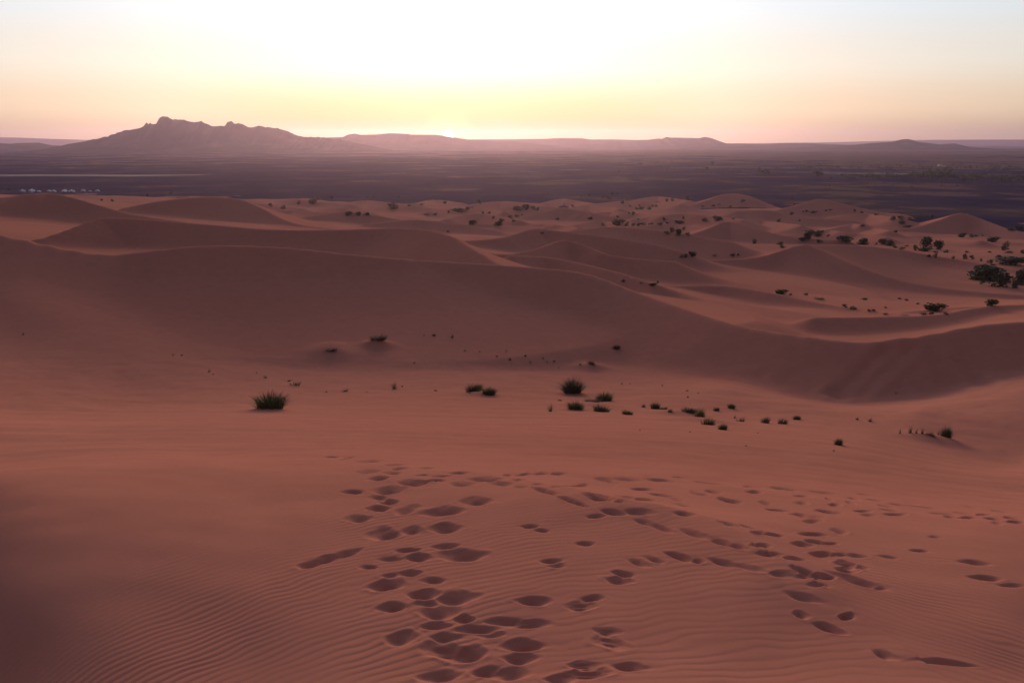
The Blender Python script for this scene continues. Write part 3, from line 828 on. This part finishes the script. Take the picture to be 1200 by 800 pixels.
ORD = ["", "second ", "third ", "fourth ", "fifth ", "sixth ", "seventh ", "eighth ", "ninth ", "tenth ", "eleventh ", "twelfth ", "thirteenth "]
_used = {}
def relative_label(kind, x, y, w, h, marks):
    """says where a small plant stands from the nearest thing one can find"""
    lx, ly, nm = min(marks, key=lambda m: (m[0] - x) ** 2 + (2.2 * (m[1] - y)) ** 2)
    dx, dy = x - lx, 2.2 * (y - ly)
    side = "right" if dx > 0 else "left"
    if abs(dx) < .45 * abs(dy): where = "just beyond" if dy < 0 else "in front of"
    elif abs(dy) < .45 * abs(dx): where = "to the %s of" % side
    else: where = "%s, %s of" % ("beyond" if dy < 0 else "before", side)
    look = "low flat" if w > 2.1 * h else ("upright" if h > w else ("rounded" if w < 1.35 * h else "small dark"))
    size = "tiny " if w < 4.5 else ""
    if look == "small dark" and size: look = "dark"
    key = (size, look, where, nm)
    k = _used.get(key, 0); _used[key] = k + 1
    return "%s%s %s, %s%s %s" % (size, look, kind, ORD[k] if k else "", where, nm) if not k else "%s%s %s, the %s%s %s" % (size, look, kind, ORD[k], where, nm)
SHRUB_MARKS = [(1157, 329, "the biggest bush at the right edge"), (1085, 291, "the round tree like shrub"), (940, 287, "the star dune peak"), (857, 259, "the small pyramid dune"), (1126, 250, "the far right pyramid dune"),
               (725, 264, "the central bush row"), (616, 246, "the dark chain of shrubs"), (537, 249, "the long shrub under the sun"), (461, 245, "the domed far shrub"), (367, 239, "the cluster shrub at left"),
               (655, 276, "the twin small dunes"), (1162, 359, "the shrub on the low right dune"), (961, 352, "the reddish scrub"), (916, 345, "the flat crest shrub"), (1010, 287, "the pointed shrub"), (806, 301, "the valley pair of shrubs"),
               (750, 333, "the end of the low middle dune"), (1194, 270, "the blue grey gravel patch"), (1096, 364, "the domed shrub by the bowl"), (70, 224, "the tent row"), (660, 241, "the far cone dune"), (850, 227, "the distant rounded dune"),
               (962, 233, "the distant pointed dune"), (1050, 260, "the shrubs by the far dune"), (790, 274, "the valley shrub group"), (770, 244, "the grey patch on the far dunes"), (700, 240, "the blue patch on the far dunes"), (1034, 287, "the two matching shrubs"), (570, 250, "the pale far slope")]
SPRIG_MARKS = [(317, 476, "the thick left clump"), (565, 462, "the touching pair of clumps"), (671, 455, "the wiry bush"), (815, 490, "the slanting grass row"), (1085, 512, "the right hand grass line"), (443, 404, "the dark mound tuft"), (970, 470, "the shaded bowl"),
               (982, 521, "the lone round tuft"), (695, 432, "the flat brown tuft"), (722, 408, "the tuft on the long dune"), (906, 496, "the two side by side tufts"), (462, 455, "the thin upright sprig"), (530, 395, "the highest sprig"), (346, 451, "the spread out tuft")]


G1 = "grass tufts in the sandy hollow"
TUFT_LIST = [  # photo x, foot y, width, height, kind, label
    (317, 481, 36, 20, 'dense', "thick dark green grass clump standing alone on the left of the hollow"),
    (462, 455, 10, 11, 'sparse', "thin upright sprig of green grass alone between the thick left clump and the centre clumps"),
    (557, 460.5, 21, 11, 'dense2', "wider left clump of the touching pair in the middle of the hollow"),
    (573, 463.5, 18, 9, 'dense', "lower right clump of the touching pair in the middle of the hollow"),
    (671, 461.5, 30, 17, 'bush', "tall wiry rounded grass bush at the back of the centre cluster"),
    (708, 470, 21, 11, 'dense', "dark grass clump at the right edge of the centre cluster"),
    (693, 474, 17, 8, 'olive', "pale olive low tuft in the middle of the centre cluster"),
    (704, 482, 19, 9, 'dense2', "dark tuft at the lower right front of the centre cluster"),
    (674, 480, 21, 10, 'dense', "dark spiky tuft at the lower front of the centre cluster under the wiry bush"),
    (645, 482, 10, 12, 'sparse', "sparse V shaped sprig of grass just left of the centre cluster"),
    (657, 470, 7, 2.5, 'dry', "tiny flat dry tuft beside the wiry grass bush"),
    (735, 486, 12, 6, 'dense2', "small dark tuft alone to the right of the centre cluster"),
    (755, 477, 6, 6, 'dry', "small brown dry tuft at the left end of the long slanting grass row"),
    (767.5, 479, 11, 9, 'dense', "upright green tuft near the left end of the long slanting grass row"),
    (777, 480, 9, 5, 'olive', "faded low tuft behind the first green tuft of the slanting grass row"),
    (786, 485, 8, 6, 'dry', "brown withered tuft in the gap of the slanting grass row"),
    (808, 486, 17, 7, 'dense2', "long flat green tuft left of the tallest tuft in the slanting row"),
    (820, 492, 14, 14, 'dense', "tallest dark green tuft of the slanting grass row"),
    (829, 498, 19, 11, 'row', "broad striped tuft running down from the tallest tuft of the slanting row"),
    (847, 503, 12, 7, 'dense', "dark tuft at the lowest right end of the slanting grass row"),
    (840, 480.5, 8, 5, 'dense2', "small tuft above the slanting row beside the dark round one"),
    (857, 477.5, 9, 6, 'dense', "dark round tuft nearest the lip of the shaded bowl"),
    (861, 490, 5, 5, 'sparse', "wispy upright sprig right of the slanting grass row"),
    (868, 494, 12, 6, 'sparse2', "faint olive tuft of thin blades right of the slanting grass row"),
    (896, 495.5, 15, 8, 'row', "left one of the two side by side green tufts on the right of the hollow"),
    (916, 496.5, 14, 8, 'row', "right one of the two side by side green tufts on the right of the hollow"),
    (933.5, 491, 9, 4.5, 'dense', "small dark tuft just right of the two side by side tufts"),
    (982.5, 521, 11, 7.5, 'dense', "lone dark round tuft near the front edge of the hollow on the right"),
    (1019.5, 494, 9, 6, 'sparse', "small spiky tuft alone below the shaded bowl"),
    (1005, 492, 4, 4, 'dry', "tiny brown sprig left of the spiky tuft below the shaded bowl"),
    (1054, 509, 4, 7, 'sparse', "single thin upright sprig at the left end of the right hand grass line"),
    (1066, 510, 7, 9, 'sparse2', "upright dark sprig second in the right hand grass line"),
    (1073, 511.5, 5, 6, 'sparse', "short thin sprig in the middle of the right hand grass line"),
    (1080, 513, 6, 7.5, 'sparse2', "leaning sprig right of the middle of the right hand grass line"),
    (1092, 516, 13, 5, 'dry', "low brown dry tuft along the foot of the right hand grass line"),
    (1099, 512.5, 5, 6, 'sparse', "pale sprig just before the thick clump of the right hand grass line"),
    (1108, 515.5, 14, 12, 'dense', "thick round dark clump at the right end of the right hand grass line"),
    (443, 404.5, 18, 9, 'olive', "dark low tuft on a little sand mound at the foot of the long dune"),
    (695, 432, 14, 5, 'dry', "flat brown tuft on a low mound at the foot of the long dune"),
    (722.5, 408.5, 9, 5, 'dense', "single dark tuft on the face of the long dune"),
    (530, 395.5, 7, 6, 'sparse', "thin sprig highest on the lower face of the long dune"),
    (404, 459, 9, 4, 'sparse2', "small sparse tuft midway between the thick left clump and the thin sprig"),
    (346, 451.5, 13, 6, 'sparse2', "spread out sparse tuft above the thick left clump"),
    (388, 416.5, 12, 5, 'olive', "low faded tuft on the ripple patch left of the dark mound tuft"),
]
DOTS = [(471, 453, 3, 2.5), (311, 443, 8, 4), (301, 437.5, 3, 2), (339, 446, 5, 3), (245.5, 436, 4, 4), (250, 439, 3, 2), (510, 458, 3.5, 2.5), (641, 424.5, 4, 2), (649, 423.5, 6, 2.5), (598, 422, 4, 4.5), (621.5, 425, 4, 5), (680, 430.5, 6, 2.5), (805, 458, 3, 2), (806, 466, 3.5, 3), (818, 460.5, 3, 2), (508, 393.5, 5, 4), (497, 393, 3, 2.5), (593, 411.5, 3, 3.5), (615, 417, 4, 2.5), (636.5, 420, 6, 2.5), (203, 416, 3, 2.5), (213, 416, 3, 2), (27.5, 392, 3, 3), (1050, 460, 4, 1.5), (382, 459, 4, 1.5), (545, 411, 4, 2), (562, 412.5, 4, 2), (582, 418, 3, 2), (655, 431, 3, 2), (738, 450, 3, 2), (729, 449.5, 2.5, 2), (776, 452, 3, 2), (430, 459.5, 3, 1.5), (486, 425, 3, 1.5), (977, 529, 3.5, 2), (750, 504, 3, 2), (808, 506, 3, 1.5), (888, 507, 3, 1.5), (874, 524, 4, 1.5), (550, 462.5, 3, 1.5)]
_T = np.array([t[:4] for t in TUFT_LIST] + DOTS, float)
_hit = ground(_T[:, 0], _T[:, 1])
_off = np.array([detail_at(p[0], p[1]) for p in _hit])
_hit[:, 2] = _off
prng = random.Random(17)
for i, t in enumerate(TUFT_LIST):
    p = _hit[i]; s = float(np.linalg.norm(p - np.array([0, 0, EYE]))) / FPX
    w, h = t[2] * s, t[3] * s * 1.30
    put("grass_tuft", TUFTS[t[4]], p, w, w * .8, h, prng.uniform(-.6, .6), t[5], "grass tuft", G1)
for j, t in enumerate(DOTS):
    p = _hit[len(TUFT_LIST) + j]; s = float(np.linalg.norm(p - np.array([0, 0, EYE]))) / FPX
    right = t[0] > 720
    put("grass_sprig", TUFTS['sparse' if j % 3 else 'dry'], p, t[2] * s * 1.2, t[2] * s, t[3] * s * 1.25, prng.uniform(0, 6),
        relative_label("sprig", *t, SPRIG_MARKS),
        "grass sprig", "tiny sprigs on the right of the hollow" if right else "tiny sprigs on the left of the hollow")

SHRUB_LIST = [
 (801,257,3,3),(823.6,243,4,2),(835.5,242.5,5,2.5),(843,241,4,2),(855.6,243.5,4,2.5),(931.8,240.7,4,2),(945.6,249,5,2.5),(954,250.5,8,3),(941,249,2,2),(973,247,4,2),(967.6,248,4,2),(928,252.5,5,3.5),(912,260,5,3),(823.6,260,3,4),(827,260.6,5,5),(840.6,259,10,6),(859,257,4,1.5),(936.5,259.8,3,2),(801,270,4,4),(805.6,277,7,4),(884.3,286,6,6),(913.7,288,7,5),(917,291,6,3),(947,280.5,11,11),(940,283,9,4),(957.5,277,10,6),(963,273,4,3),(970.6,278,4,3),(989,283.5,16,6),(960.6,284.5,7,4),(802.6,302.5,6,5),(811,301,8,6.5),(836.7,300.5,7,2.5),(857.7,301,6,4),(865,300,4,3),(916,345,12,6),(926,346,4,2),(943.8,346.5,5,3),(961,352,14,4),(989,361,6,4),(998,362,6,3),
 (1010.8,287,13,7),(1010.5,266,6,3),(1001.4,249,3,3),(1010,250,4,2),(1027,252.5,5,2),(1046,258.5,7,4.5),(1055,258,7,4),(1057,262.5,8,4),(1073.5,257.5,6,5),(1066.5,257,4,2),(1086.6,256.5,4,2.5),(1092.7,256,4,3),(1062.6,268,8,4),(1049,273,5,2.5),(1026.8,287.5,3,2.5),(1034,287,9,6),(1043,288.5,9,6),(1049,291,6,2.5),(1057,293,7,3),(1062,289,5,1.5),(1073,294,5,7),(1085,291.5,12,12),(1084,294.5,12,4),(1099,292.5,10,9),(1095.4,302,4,5),(1088,301.5,5,3),(1096,297,6,2),(1108,296.5,6,3),(1116.4,304.5,3,4.5),(1130.4,304,6,6),(1138,304.5,5,4.5),(1149.6,306.5,3,3),(1159.6,308.5,6,4),(1133,296.5,5,2),(1127,278.5,8,5),(1138.6,278.5,5,3.5),(1144,278,4,2.5),(1151,277,2,1.5),(1163.6,284,10,6),(1178,289.5,7,5.5),(1177.6,294,7,5),(1182,297,10,2),(1194,270,8,5),(1185,270.5,8,2.5),(1159,296.5,4,2),(1198.6,297.5,6,4),
 (1170,305,5,5),(1187,310.5,30,8),(1157.5,329,35,16),(1172.4,336,21,14),(1150.5,333.5,6,4.5),(1140,323,8,4.5),(1196,334,15,15),(1189,338,8,6),(1096,364.5,19,9),(1162,359,11,7),(1012,352,7,3),(1018.4,365.5,5,3),(1023.6,366,5,3),(1002,363,5,3),(1081.4,369.5,7,3),(1091,369,7,3),(1037.6,369,5,2),(1108.5,368.5,6,2),(1038,361.5,3,2),(1054,351,5,2),(1062,353,5,2),(1075,357,4,2),
 (606,247,11,5),(616,246,10,6),(625,247,6,5),(630,247,4,4),(606,255,6,3.5),(602,260.5,5,3),(612,253,3,2),(643,228,4,2),(690.5,230.5,3,4),(680.5,231,3,2.5),(713,234.5,9,4),(706,232,4,2),(717.5,228.5,3,3),(724,228.5,3,2.5),(736.6,234.5,5,4.5),(729,239,5,3),(738.6,243,3,2.5),(750,246,5,3.5),(753,246,5,3),(746,246,4,3),(764,243,4,3),(769,243,4,3),(749,242.5,3,2),(761,246,6,4),(781,237,4,4.5),(788,236.5,4,4.5),(742,252.5,4,4),(737.5,251,3,2),(724,255.5,4,2.5),(691.5,257.5,6,3),(671,243,4,2.5),(661,240.5,2,2),(653,258,5,2.5),(706.5,265.5,5,4),(725,264.5,14,8),(734,265,6,4.5),(741.6,265.5,5,4),(747.5,265.5,5,4),(753,264.5,8,3),(762.5,263.5,8,2),(773,264,6,3),(778,258.5,4,3.5),(796,262.5,10,4),(781.6,262.5,4,2),(788,273,6,7),(795,276,8,7),(781,275,7,3.5),(748,258,3,2),(635,274.5,5,2.5),(730,331,5,3.5),(765,335,9,3.5),(771,332,3,3),(751.6,332.5,4,1.5),(798,302.5,5,4),
 (461,245.5,10,7),(456,241,5,2.5),(460,240,5,3),(480,242,6,2),(495,241,6,2),(409,252.5,8,4),(419.5,253,7,5),(430,253,7,4),(499.5,253,7,2),(510,252.5,6,3),(526,250,3,3),(537,249,17,4.5),(548,247,6,4),(553,244.5,3,2),(521,239.5,5,4),(561,239,5,5),(562.5,240,3,3),(566,251,3.5,3),(573,251,3.5,3),(588,260,8,4),(597.5,257,6,4),(578,256.5,4,3),(438,232,8,2),(467,232,5,2),(431,232,5,2),(554,263.5,9,5),(584,264.5,10,5),(525,272.5,4,2),
 (367,239,11,6),(350,239.5,5,4),(373,233,8,3),(332,245.5,6,5),(317,243,5,4),(388,233.5,5,2),(132,237,4,3),(119,236,3.5,2.5),(173,230,3,2),(200,227.5,5,2),(12,223.5,5,3),(806.6,235,7,5),(870.6,237.5,6,3),(928,233.5,3,2.5),
]
PLAIN_TREES = [(958, 206.5, 12, 5), (895, 204, 12, 5), (889, 202, 4, 5), (868, 201.5, 3, 2.5), (828.5, 198.5, 6, 2.5), (835, 192.5, 4, 3), (848, 203, 4, 2), (750, 193, 6, 2), (772, 191, 6, 2), (787, 191.5, 5, 2)]
LABELS = {
 (1157.5, 329): "biggest broad dark bush of the clump at the right edge of the dunes", (1172.4, 336): "bushy dark shrub in front of the biggest bush at the right edge",
 (1196, 334): "round dark bush cut by the right edge of the view, beside the biggest bush", (1187, 310.5): "long low hedge like shrub behind the biggest bush at the right edge",
 (1096, 364.5): "dark domed shrub on the lip of the low dune at right, nearest the bowl", (1162, 359): "compact dark shrub on top of the low dune at the right",
 (916, 345): "flat dark shrub on the crest behind the long dune, right of centre", (947, 280.5): "tall dark shrub just behind the peak of the big star dune",
 (1085, 291.5): "round tree like shrub standing tallest on the flat beyond the star dune", (1099, 292.5): "ragged shrub with a spike just right of the round tree like one",
 (1010.8, 287): "pointed dark shrub with a trailing right side behind the star dune ridge", (989, 283.5): "long low dark shrub right of the tall one behind the star dune peak",
 (961, 352): "dry reddish low scrub on the sand flat behind the long dune", (725, 264.5): "largest dark bush of the row left of the small pyramid dune",
 (461, 245.5): "dark domed shrub on the pale far dunes left of the sun", (537, 249): "long flat dark shrub on the far dunes just under the sun",
 (367, 239): "dark cluster shrub among the far dunes right of the big left hand dune", (840.6, 259): "dark shrub beside the tip of the small pyramid dune",
 (606, 247): "left and lowest shrub of the dark chain on the far dunes at the centre", (616, 246): "tallest shrub of the dark chain on the far dunes at the centre",
 (584, 264.5): "dark shrub left of the twin small dunes at the centre", (554, 263.5): "dark oval shrub alone on the sand left of the twin small dunes",
 (1034, 287): "left of two matching dark shrubs between the pointed and the round one", (1043, 288.5): "right of two matching dark shrubs between the pointed and the round one",
 (811, 301): "rounder right shrub of the pair in the valley left of the star dune", (802.6, 302.5): "left shrub of the pair in the valley left of the star dune",
 (765, 335): "flat dark shrub at the left end of the low dune behind the long dune", (796, 262.5): "wide low shrub left of the small pyramid dune",
 (795, 276): "right bushy shrub of the group in the valley left of the pyramid dune", (788, 273): "upright shrub of the group in the valley left of the pyramid dune",
 (957.5, 277): "slanting dark shrub just above and right of the tall one behind the star dune", (940, 283): "low shrub at the left foot of the tall one behind the star dune",
 (884.3, 286): "lone round shrub on the slope left of the star dune peak", (913.7, 288): "dark shrub on the left shoulder of the star dune ridge",
 (1163.6, 284): "dark flat shrub beside the blue grey gravel patch at the right", (1194, 270): "shrub at the far edge of the blue grey gravel patch at the right",
 (1084, 294.5): "low spreading shrub at the foot of the round tree like one", (1189, 338): "small dark shrub between the two big bushes at the right edge",
 (1140, 323): "small shrub at the left tip of the biggest bush", (1127, 278.5): "largest shrub at the foot of the far right pyramid dune",
 (419.5, 253): "middle and tallest of three small dark shrubs in a row left of the sun", (409, 252.5): "left of three small dark shrubs in a row left of the sun", (430, 253): "right of three small dark shrubs in a row left of the sun",
}
def shrub_region(x, y):
    if y > 330: return ("small dark shrub on the sand flat just behind the long dune", "shrubs behind the long dune")
    if x < 300: return ("tiny dark shrub at the far left where the dunes meet the plain", "shrubs at the far left edge of the dunes")
    if x < 600: return ("small dark shrub dotting the pale far dunes left of centre", "shrubs on the far dunes left of centre")
    if x < 800: return ("small dark shrub dotting the far dunes between the centre and the pyramid dune", "shrubs on the far dunes right of centre")
    if x < 1000:
        if y > 262: return ("small dark shrub in the valley around the star dune peak", "shrubs around the star dune")
        return ("tiny dark shrub on the distant dunes beyond the pyramid dune", "shrubs beyond the pyramid dune")
    if y > 272: return ("small dark shrub scattered on the flat beyond the star dune at the right", "shrubs on the flat at the right")
    return ("tiny dark shrub left of the far right pyramid dune", "shrubs left of the far right dune")

_S = np.array(SHRUB_LIST, float)
_sh = ground(_S[:, 0], _S[:, 1] - 0.4)
for i, (x, y, w, h) in enumerate(SHRUB_LIST):
    p = _sh[i]; s = float(np.linalg.norm(p - np.array([0, 0, EYE]))) / FPX
    W_, H_ = w * s * 1.12, h * s * 1.15
    lab, grp = shrub_region(x, y)
    if not LABELS.get((x, y)): lab = relative_label("shrub", x, y, w, h, SHRUB_MARKS)
    key = LABELS.get((x, y))
    dry = (x, y) in ((961, 352), (836.7, 300.5))
    rz = prng.uniform(-.5, .5) + prng.choice([0, math.pi])
    if key and not dry and w >= 8:
        root = put("desert_shrub", None, p, W_, W_ * .75, H_, rz, key, "shrub", "dark shrubs among the dunes")
        fm, sm = SHRUBS[i % 4]
        for nm, me in (("foliage", fm), ("stem", sm)):
            c = bpy.data.objects.new(nm, me); COL.objects.link(c); c.parent = root
    else:
        put("desert_shrub", DRYBUSH if dry else SMALL[i % 4], p, W_, W_ * .8, H_, rz, key or lab, "shrub", "dark shrubs among the dunes" if key else grp)

_S = np.array(PLAIN_TREES, float)
_sh = ground(_S[:, 0], _S[:, 1])
TREE_LAB = ["dark tree clump alone at the left end of the oasis tree line", "long low tree clump on the hazy plain right of the ridge hill", "slim upright tree at the left end of the long low clump on the plain",
            "small tree between the long low clump and the ridge hill on the plain", "low hazy tree clump on the plain under the ridge hill", "tiny far tree right under the foot of the ridge hill",
            "tiny tree just left of the tree under the right slope of the ridge hill", "leftmost of three faint trees on the hazy plain right of the sun", "middle of three faint trees on the hazy plain right of the sun", "rightmost of three faint trees on the hazy plain right of the sun"]
for i, (x, y, w, h) in enumerate(PLAIN_TREES):
    p = _sh[i]; s = float(np.linalg.norm(p - np.array([0, 0, EYE]))) / FPX
    fm, sm = SHRUBS[i % 4]
    root = put("plain_tree", None, p, w * s * 1.1, w * s, h * s * 1.15, prng.uniform(0, 6), TREE_LAB[i],
               "tree", "trees scattered on the plain")
    for nm, me in (("foliage", fm), ("stem", sm)):
        c = bpy.data.objects.new(nm, me); COL.objects.link(c); c.parent = root

# ------------------------------------------------------------------ the oasis: a far grove that reads as one mass
def build_grove():
    V = []; F = []
    R = random.Random(9)
    spots = []
    for i in range(300):
        x = R.uniform(985, 1235); spots.append((x, R.gauss(207.3 + max(0, x - 1100) * .018, .7), R.uniform(3, 7), R.uniform(2.0, 3.6)))
    for i in range(60): spots.append((R.gauss(1095, 14), R.gauss(206.5, 2.4), R.uniform(4, 7), R.uniform(3, 5.5)))
    for i in range(40): spots.append((R.gauss(1136, 9), R.gauss(209.5, 1.6), R.uniform(4, 7), R.uniform(2.5, 4.5)))
    for i in range(50): spots.append((R.gauss(1190, 16), R.gauss(210.5, 1.5), R.uniform(4, 7), R.uniform(2.5, 4.5)))
    for i in range(160): spots.append((R.uniform(930, 1240), R.gauss(196.5, 1.6), R.uniform(3, 8), R.uniform(.8, 1.8)))
    for i in range(90): spots.append((R.uniform(720, 1240), R.gauss(200, 3.5), R.uniform(2, 5), R.uniform(.6, 1.4)))
    for i in range(60): spots.append((R.uniform(960, 1240), R.gauss(215, 3.5), R.uniform(2, 4), R.uniform(.7, 1.5)))
    base = [foliage(60, 90 + k, 4, .13) for k in range(4)]
    for (x, y, w, h) in spots:
        rx, rz = ray(x, max(y, 186))
        d = EYE / -float(rz); p = (float(rx) * d, d, 0.0)
        s = math.hypot(p[0], d) / FPX
        bv, bf = R.choice(base); o = len(V)
        V += [(p[0] + a * w * s, p[1] + b * w * s, c * h * s * 1.1) for (a, b, c) in bv]
        F += [tuple(o + q for q in f) for f in bf]
    link("oasis_grove", mesh_of("oasis_grove", V, F, LEAF), kind='stuff')
build_grove()

# pale sand flats on the gravel
SANDY = plain_mat("pale_sand", (0.085, 0.058, 0.066), 0.95)
def sand_flat(pts, z):
    """a thin sheet of sand lying on the plain; outline given by near and far photo points"""
    V = []
    for (x, y) in pts:
        rx, rz = ray(x, y); d = EYE / -float(rz); V.append((float(rx) * d, d, z))
    R = random.Random(len(pts) + int(pts[0][0]))
    n = len(V); Q = []
    for i in range(n):
        a, b = V[i], V[(i + 1) % n]
        for k in range(6):
            t = k / 6; ln = math.hypot(b[0] - a[0], b[1] - a[1])
            Q.append((a[0] + (b[0] - a[0]) * t + R.uniform(-.02, .02) * ln, a[1] + (b[1] - a[1]) * t + R.uniform(-.02, .02) * ln, z))
    me = bpy.data.meshes.new("sand_flat"); me.from_pydata(Q, [], [tuple(range(len(Q)))])
    link("sand_flat", me, SANDY, kind='structure')
sand_flat([(960, 203.6), (1085, 204.4), (1180, 206.4), (1250, 206.8), (1250, 205.6), (1160, 204.8), (1085, 203.2), (960, 202.6)], .15)
sand_flat([(-40, 207.2), (60, 206.4), (150, 207), (230, 205.6), (250, 204.6), (150, 205.2), (60, 204.6), (-40, 205)], .15)

# ------------------------------------------------------------------ tents of the camp at the far left
TENT_CLOTH = plain_mat("white_tent_cloth", (0.80, 0.82, 0.86), 0.8)
TENT_DOOR = plain_mat("tent_doorway", (0.10, 0.09, 0.10), 0.9)
def tent_meshes():
    # walls
    V = []; F = []
    n = 12
    for k in range(n):
        a = 2 * math.pi * k / n
        ca, sa = math.cos(a), math.sin(a)
        q = 1 / max(abs(ca), abs(sa)) ** .7
        V.append((q * ca * 3.2, q * sa * 2.6, 0)); V.append((q * ca * 3.1, q * sa * 2.5, 2.1))
    for k in range(n):
        F.append((2 * k, 2 * ((k + 1) % n), 2 * ((k + 1) % n) + 1, 2 * k + 1))
    wall = mesh_of("tent_wall", V, F, TENT_CLOTH)
    V = [(0, 0, 4.3)]; F = []
    for ring, (s, z) in enumerate(((.35, 3.15), (1.06, 2.0), (1.06, 1.75))):
        for k in range(n):
            a = 2 * math.pi * k / n; ca, sa = math.cos(a), math.sin(a); q = 1 / max(abs(ca), abs(sa)) ** .7
            V.append((q * ca * 3.2 * s, q * sa * 2.6 * s, z))
    for k in range(n):
        F.append((0, 1 + k, 1 + (k + 1) % n))
        for r in range(2):
            F.append((1 + r * n + k, 1 + (r + 1) * n + k, 1 + (r + 1) * n + (k + 1) % n, 1 + r * n + (k + 1) % n))
    roof = mesh_of("tent_roof", V, F, TENT_CLOTH)
    door = mesh_of("tent_door", [(-.6, -2.72, 0), (.6, -2.72, 0), (.6, -2.68, 1.85), (0, -2.66, 2.0), (-.6, -2.68, 1.85)], [(0, 1, 2, 3, 4)], TENT_DOOR)
    return wall, roof, door
tw, tr, td = tent_meshes()
TENT_X = [(31.5, 1.15, "leftmost white tent of the row on the plain"), (39, 1.25, "second white tent from the left, close beside the leftmost one"), (45.5, .7, "small half hidden white tent behind the tip of the left dune"),
          (53.6, .85, "white tent just right of the tip of the left dune"), (61.7, .95, "white tent fifth from the left end of the row"), (68.8, 1, "white tent left of the middle gap of the row"),
          (76.4, 1.05, "white tent right of the middle gap of the row"), (83, 1.05, "white tent just left of the widest pair in the row"), (91.5, 1.25, "bigger left tent of the pair near the right end of the row"),
          (97.2, .9, "smaller right tent of the pair near the right end of the row"), (108.9, .7, "dim white tent second from the right end, standing apart"), (114.8, .9, "bright white tent at the right end of the row")]
for (x, k, lab) in TENT_X:
    rx, rz = ray(x, 224.2); d = EYE / -float(rz)
    k *= 0.85; kz = k * .72
    root = put("white_tent", None, (float(rx) * d, d + prng.uniform(-15, 10), 0), k, k, kz, prng.uniform(-.3, .3), lab, "tent", "white tents of the desert camp")
    for nm, me in (("wall", tw), ("roof", tr), ("door", td)):
        c = bpy.data.objects.new(nm, me); COL.objects.link(c); c.parent = root

# ------------------------------------------------------------------ the pale house by the oasis
def box(x0, x1, y0, y1, z0, z1):
    return [(x, y, z) for z in (z0, z1) for y in (y0, y1) for x in (x0, x1)], [(0, 2, 3, 1), (4, 5, 7, 6), (0, 1, 5, 4), (2, 6, 7, 3), (0, 4, 6, 2), (1, 3, 7, 5)]
PLASTER = plain_mat("pale_plaster", (0.70, 0.62, 0.56), 0.9)
DARK = plain_mat("dark_opening", (0.05, 0.045, 0.045), 0.6)
rx, rz = ray(1104, 196.4); d = EYE / -float(rz)
house = put("plain_house", None, (float(rx) * d, d, 0), 1, 1, 1, 0.1, "small pale flat roofed house in front of the hazy hills beyond the oasis", "house")
for nm, dims, m_ in (("wall", (-10, 6, -5, 5, 0, 4.4), PLASTER), ("roof", (-10.3, 6.3, -5.3, 5.3, 4.4, 4.9), PLASTER), ("upper_storey", (-10, -3, -4, 4, 4.9, 7.6), PLASTER),
                     ("door", (-1, .4, -5.08, -4.98, 0, 2.3), DARK), ("window", (-7, -5.6, -5.08, -4.98, 1.4, 2.8), DARK), ("window", (2.6, 4, -5.08, -4.98, 1.4, 2.8), DARK)):
    v, f = box(*dims); c = bpy.data.objects.new(nm, mesh_of(nm, v, f, m_)); COL.objects.link(c); c.parent = house
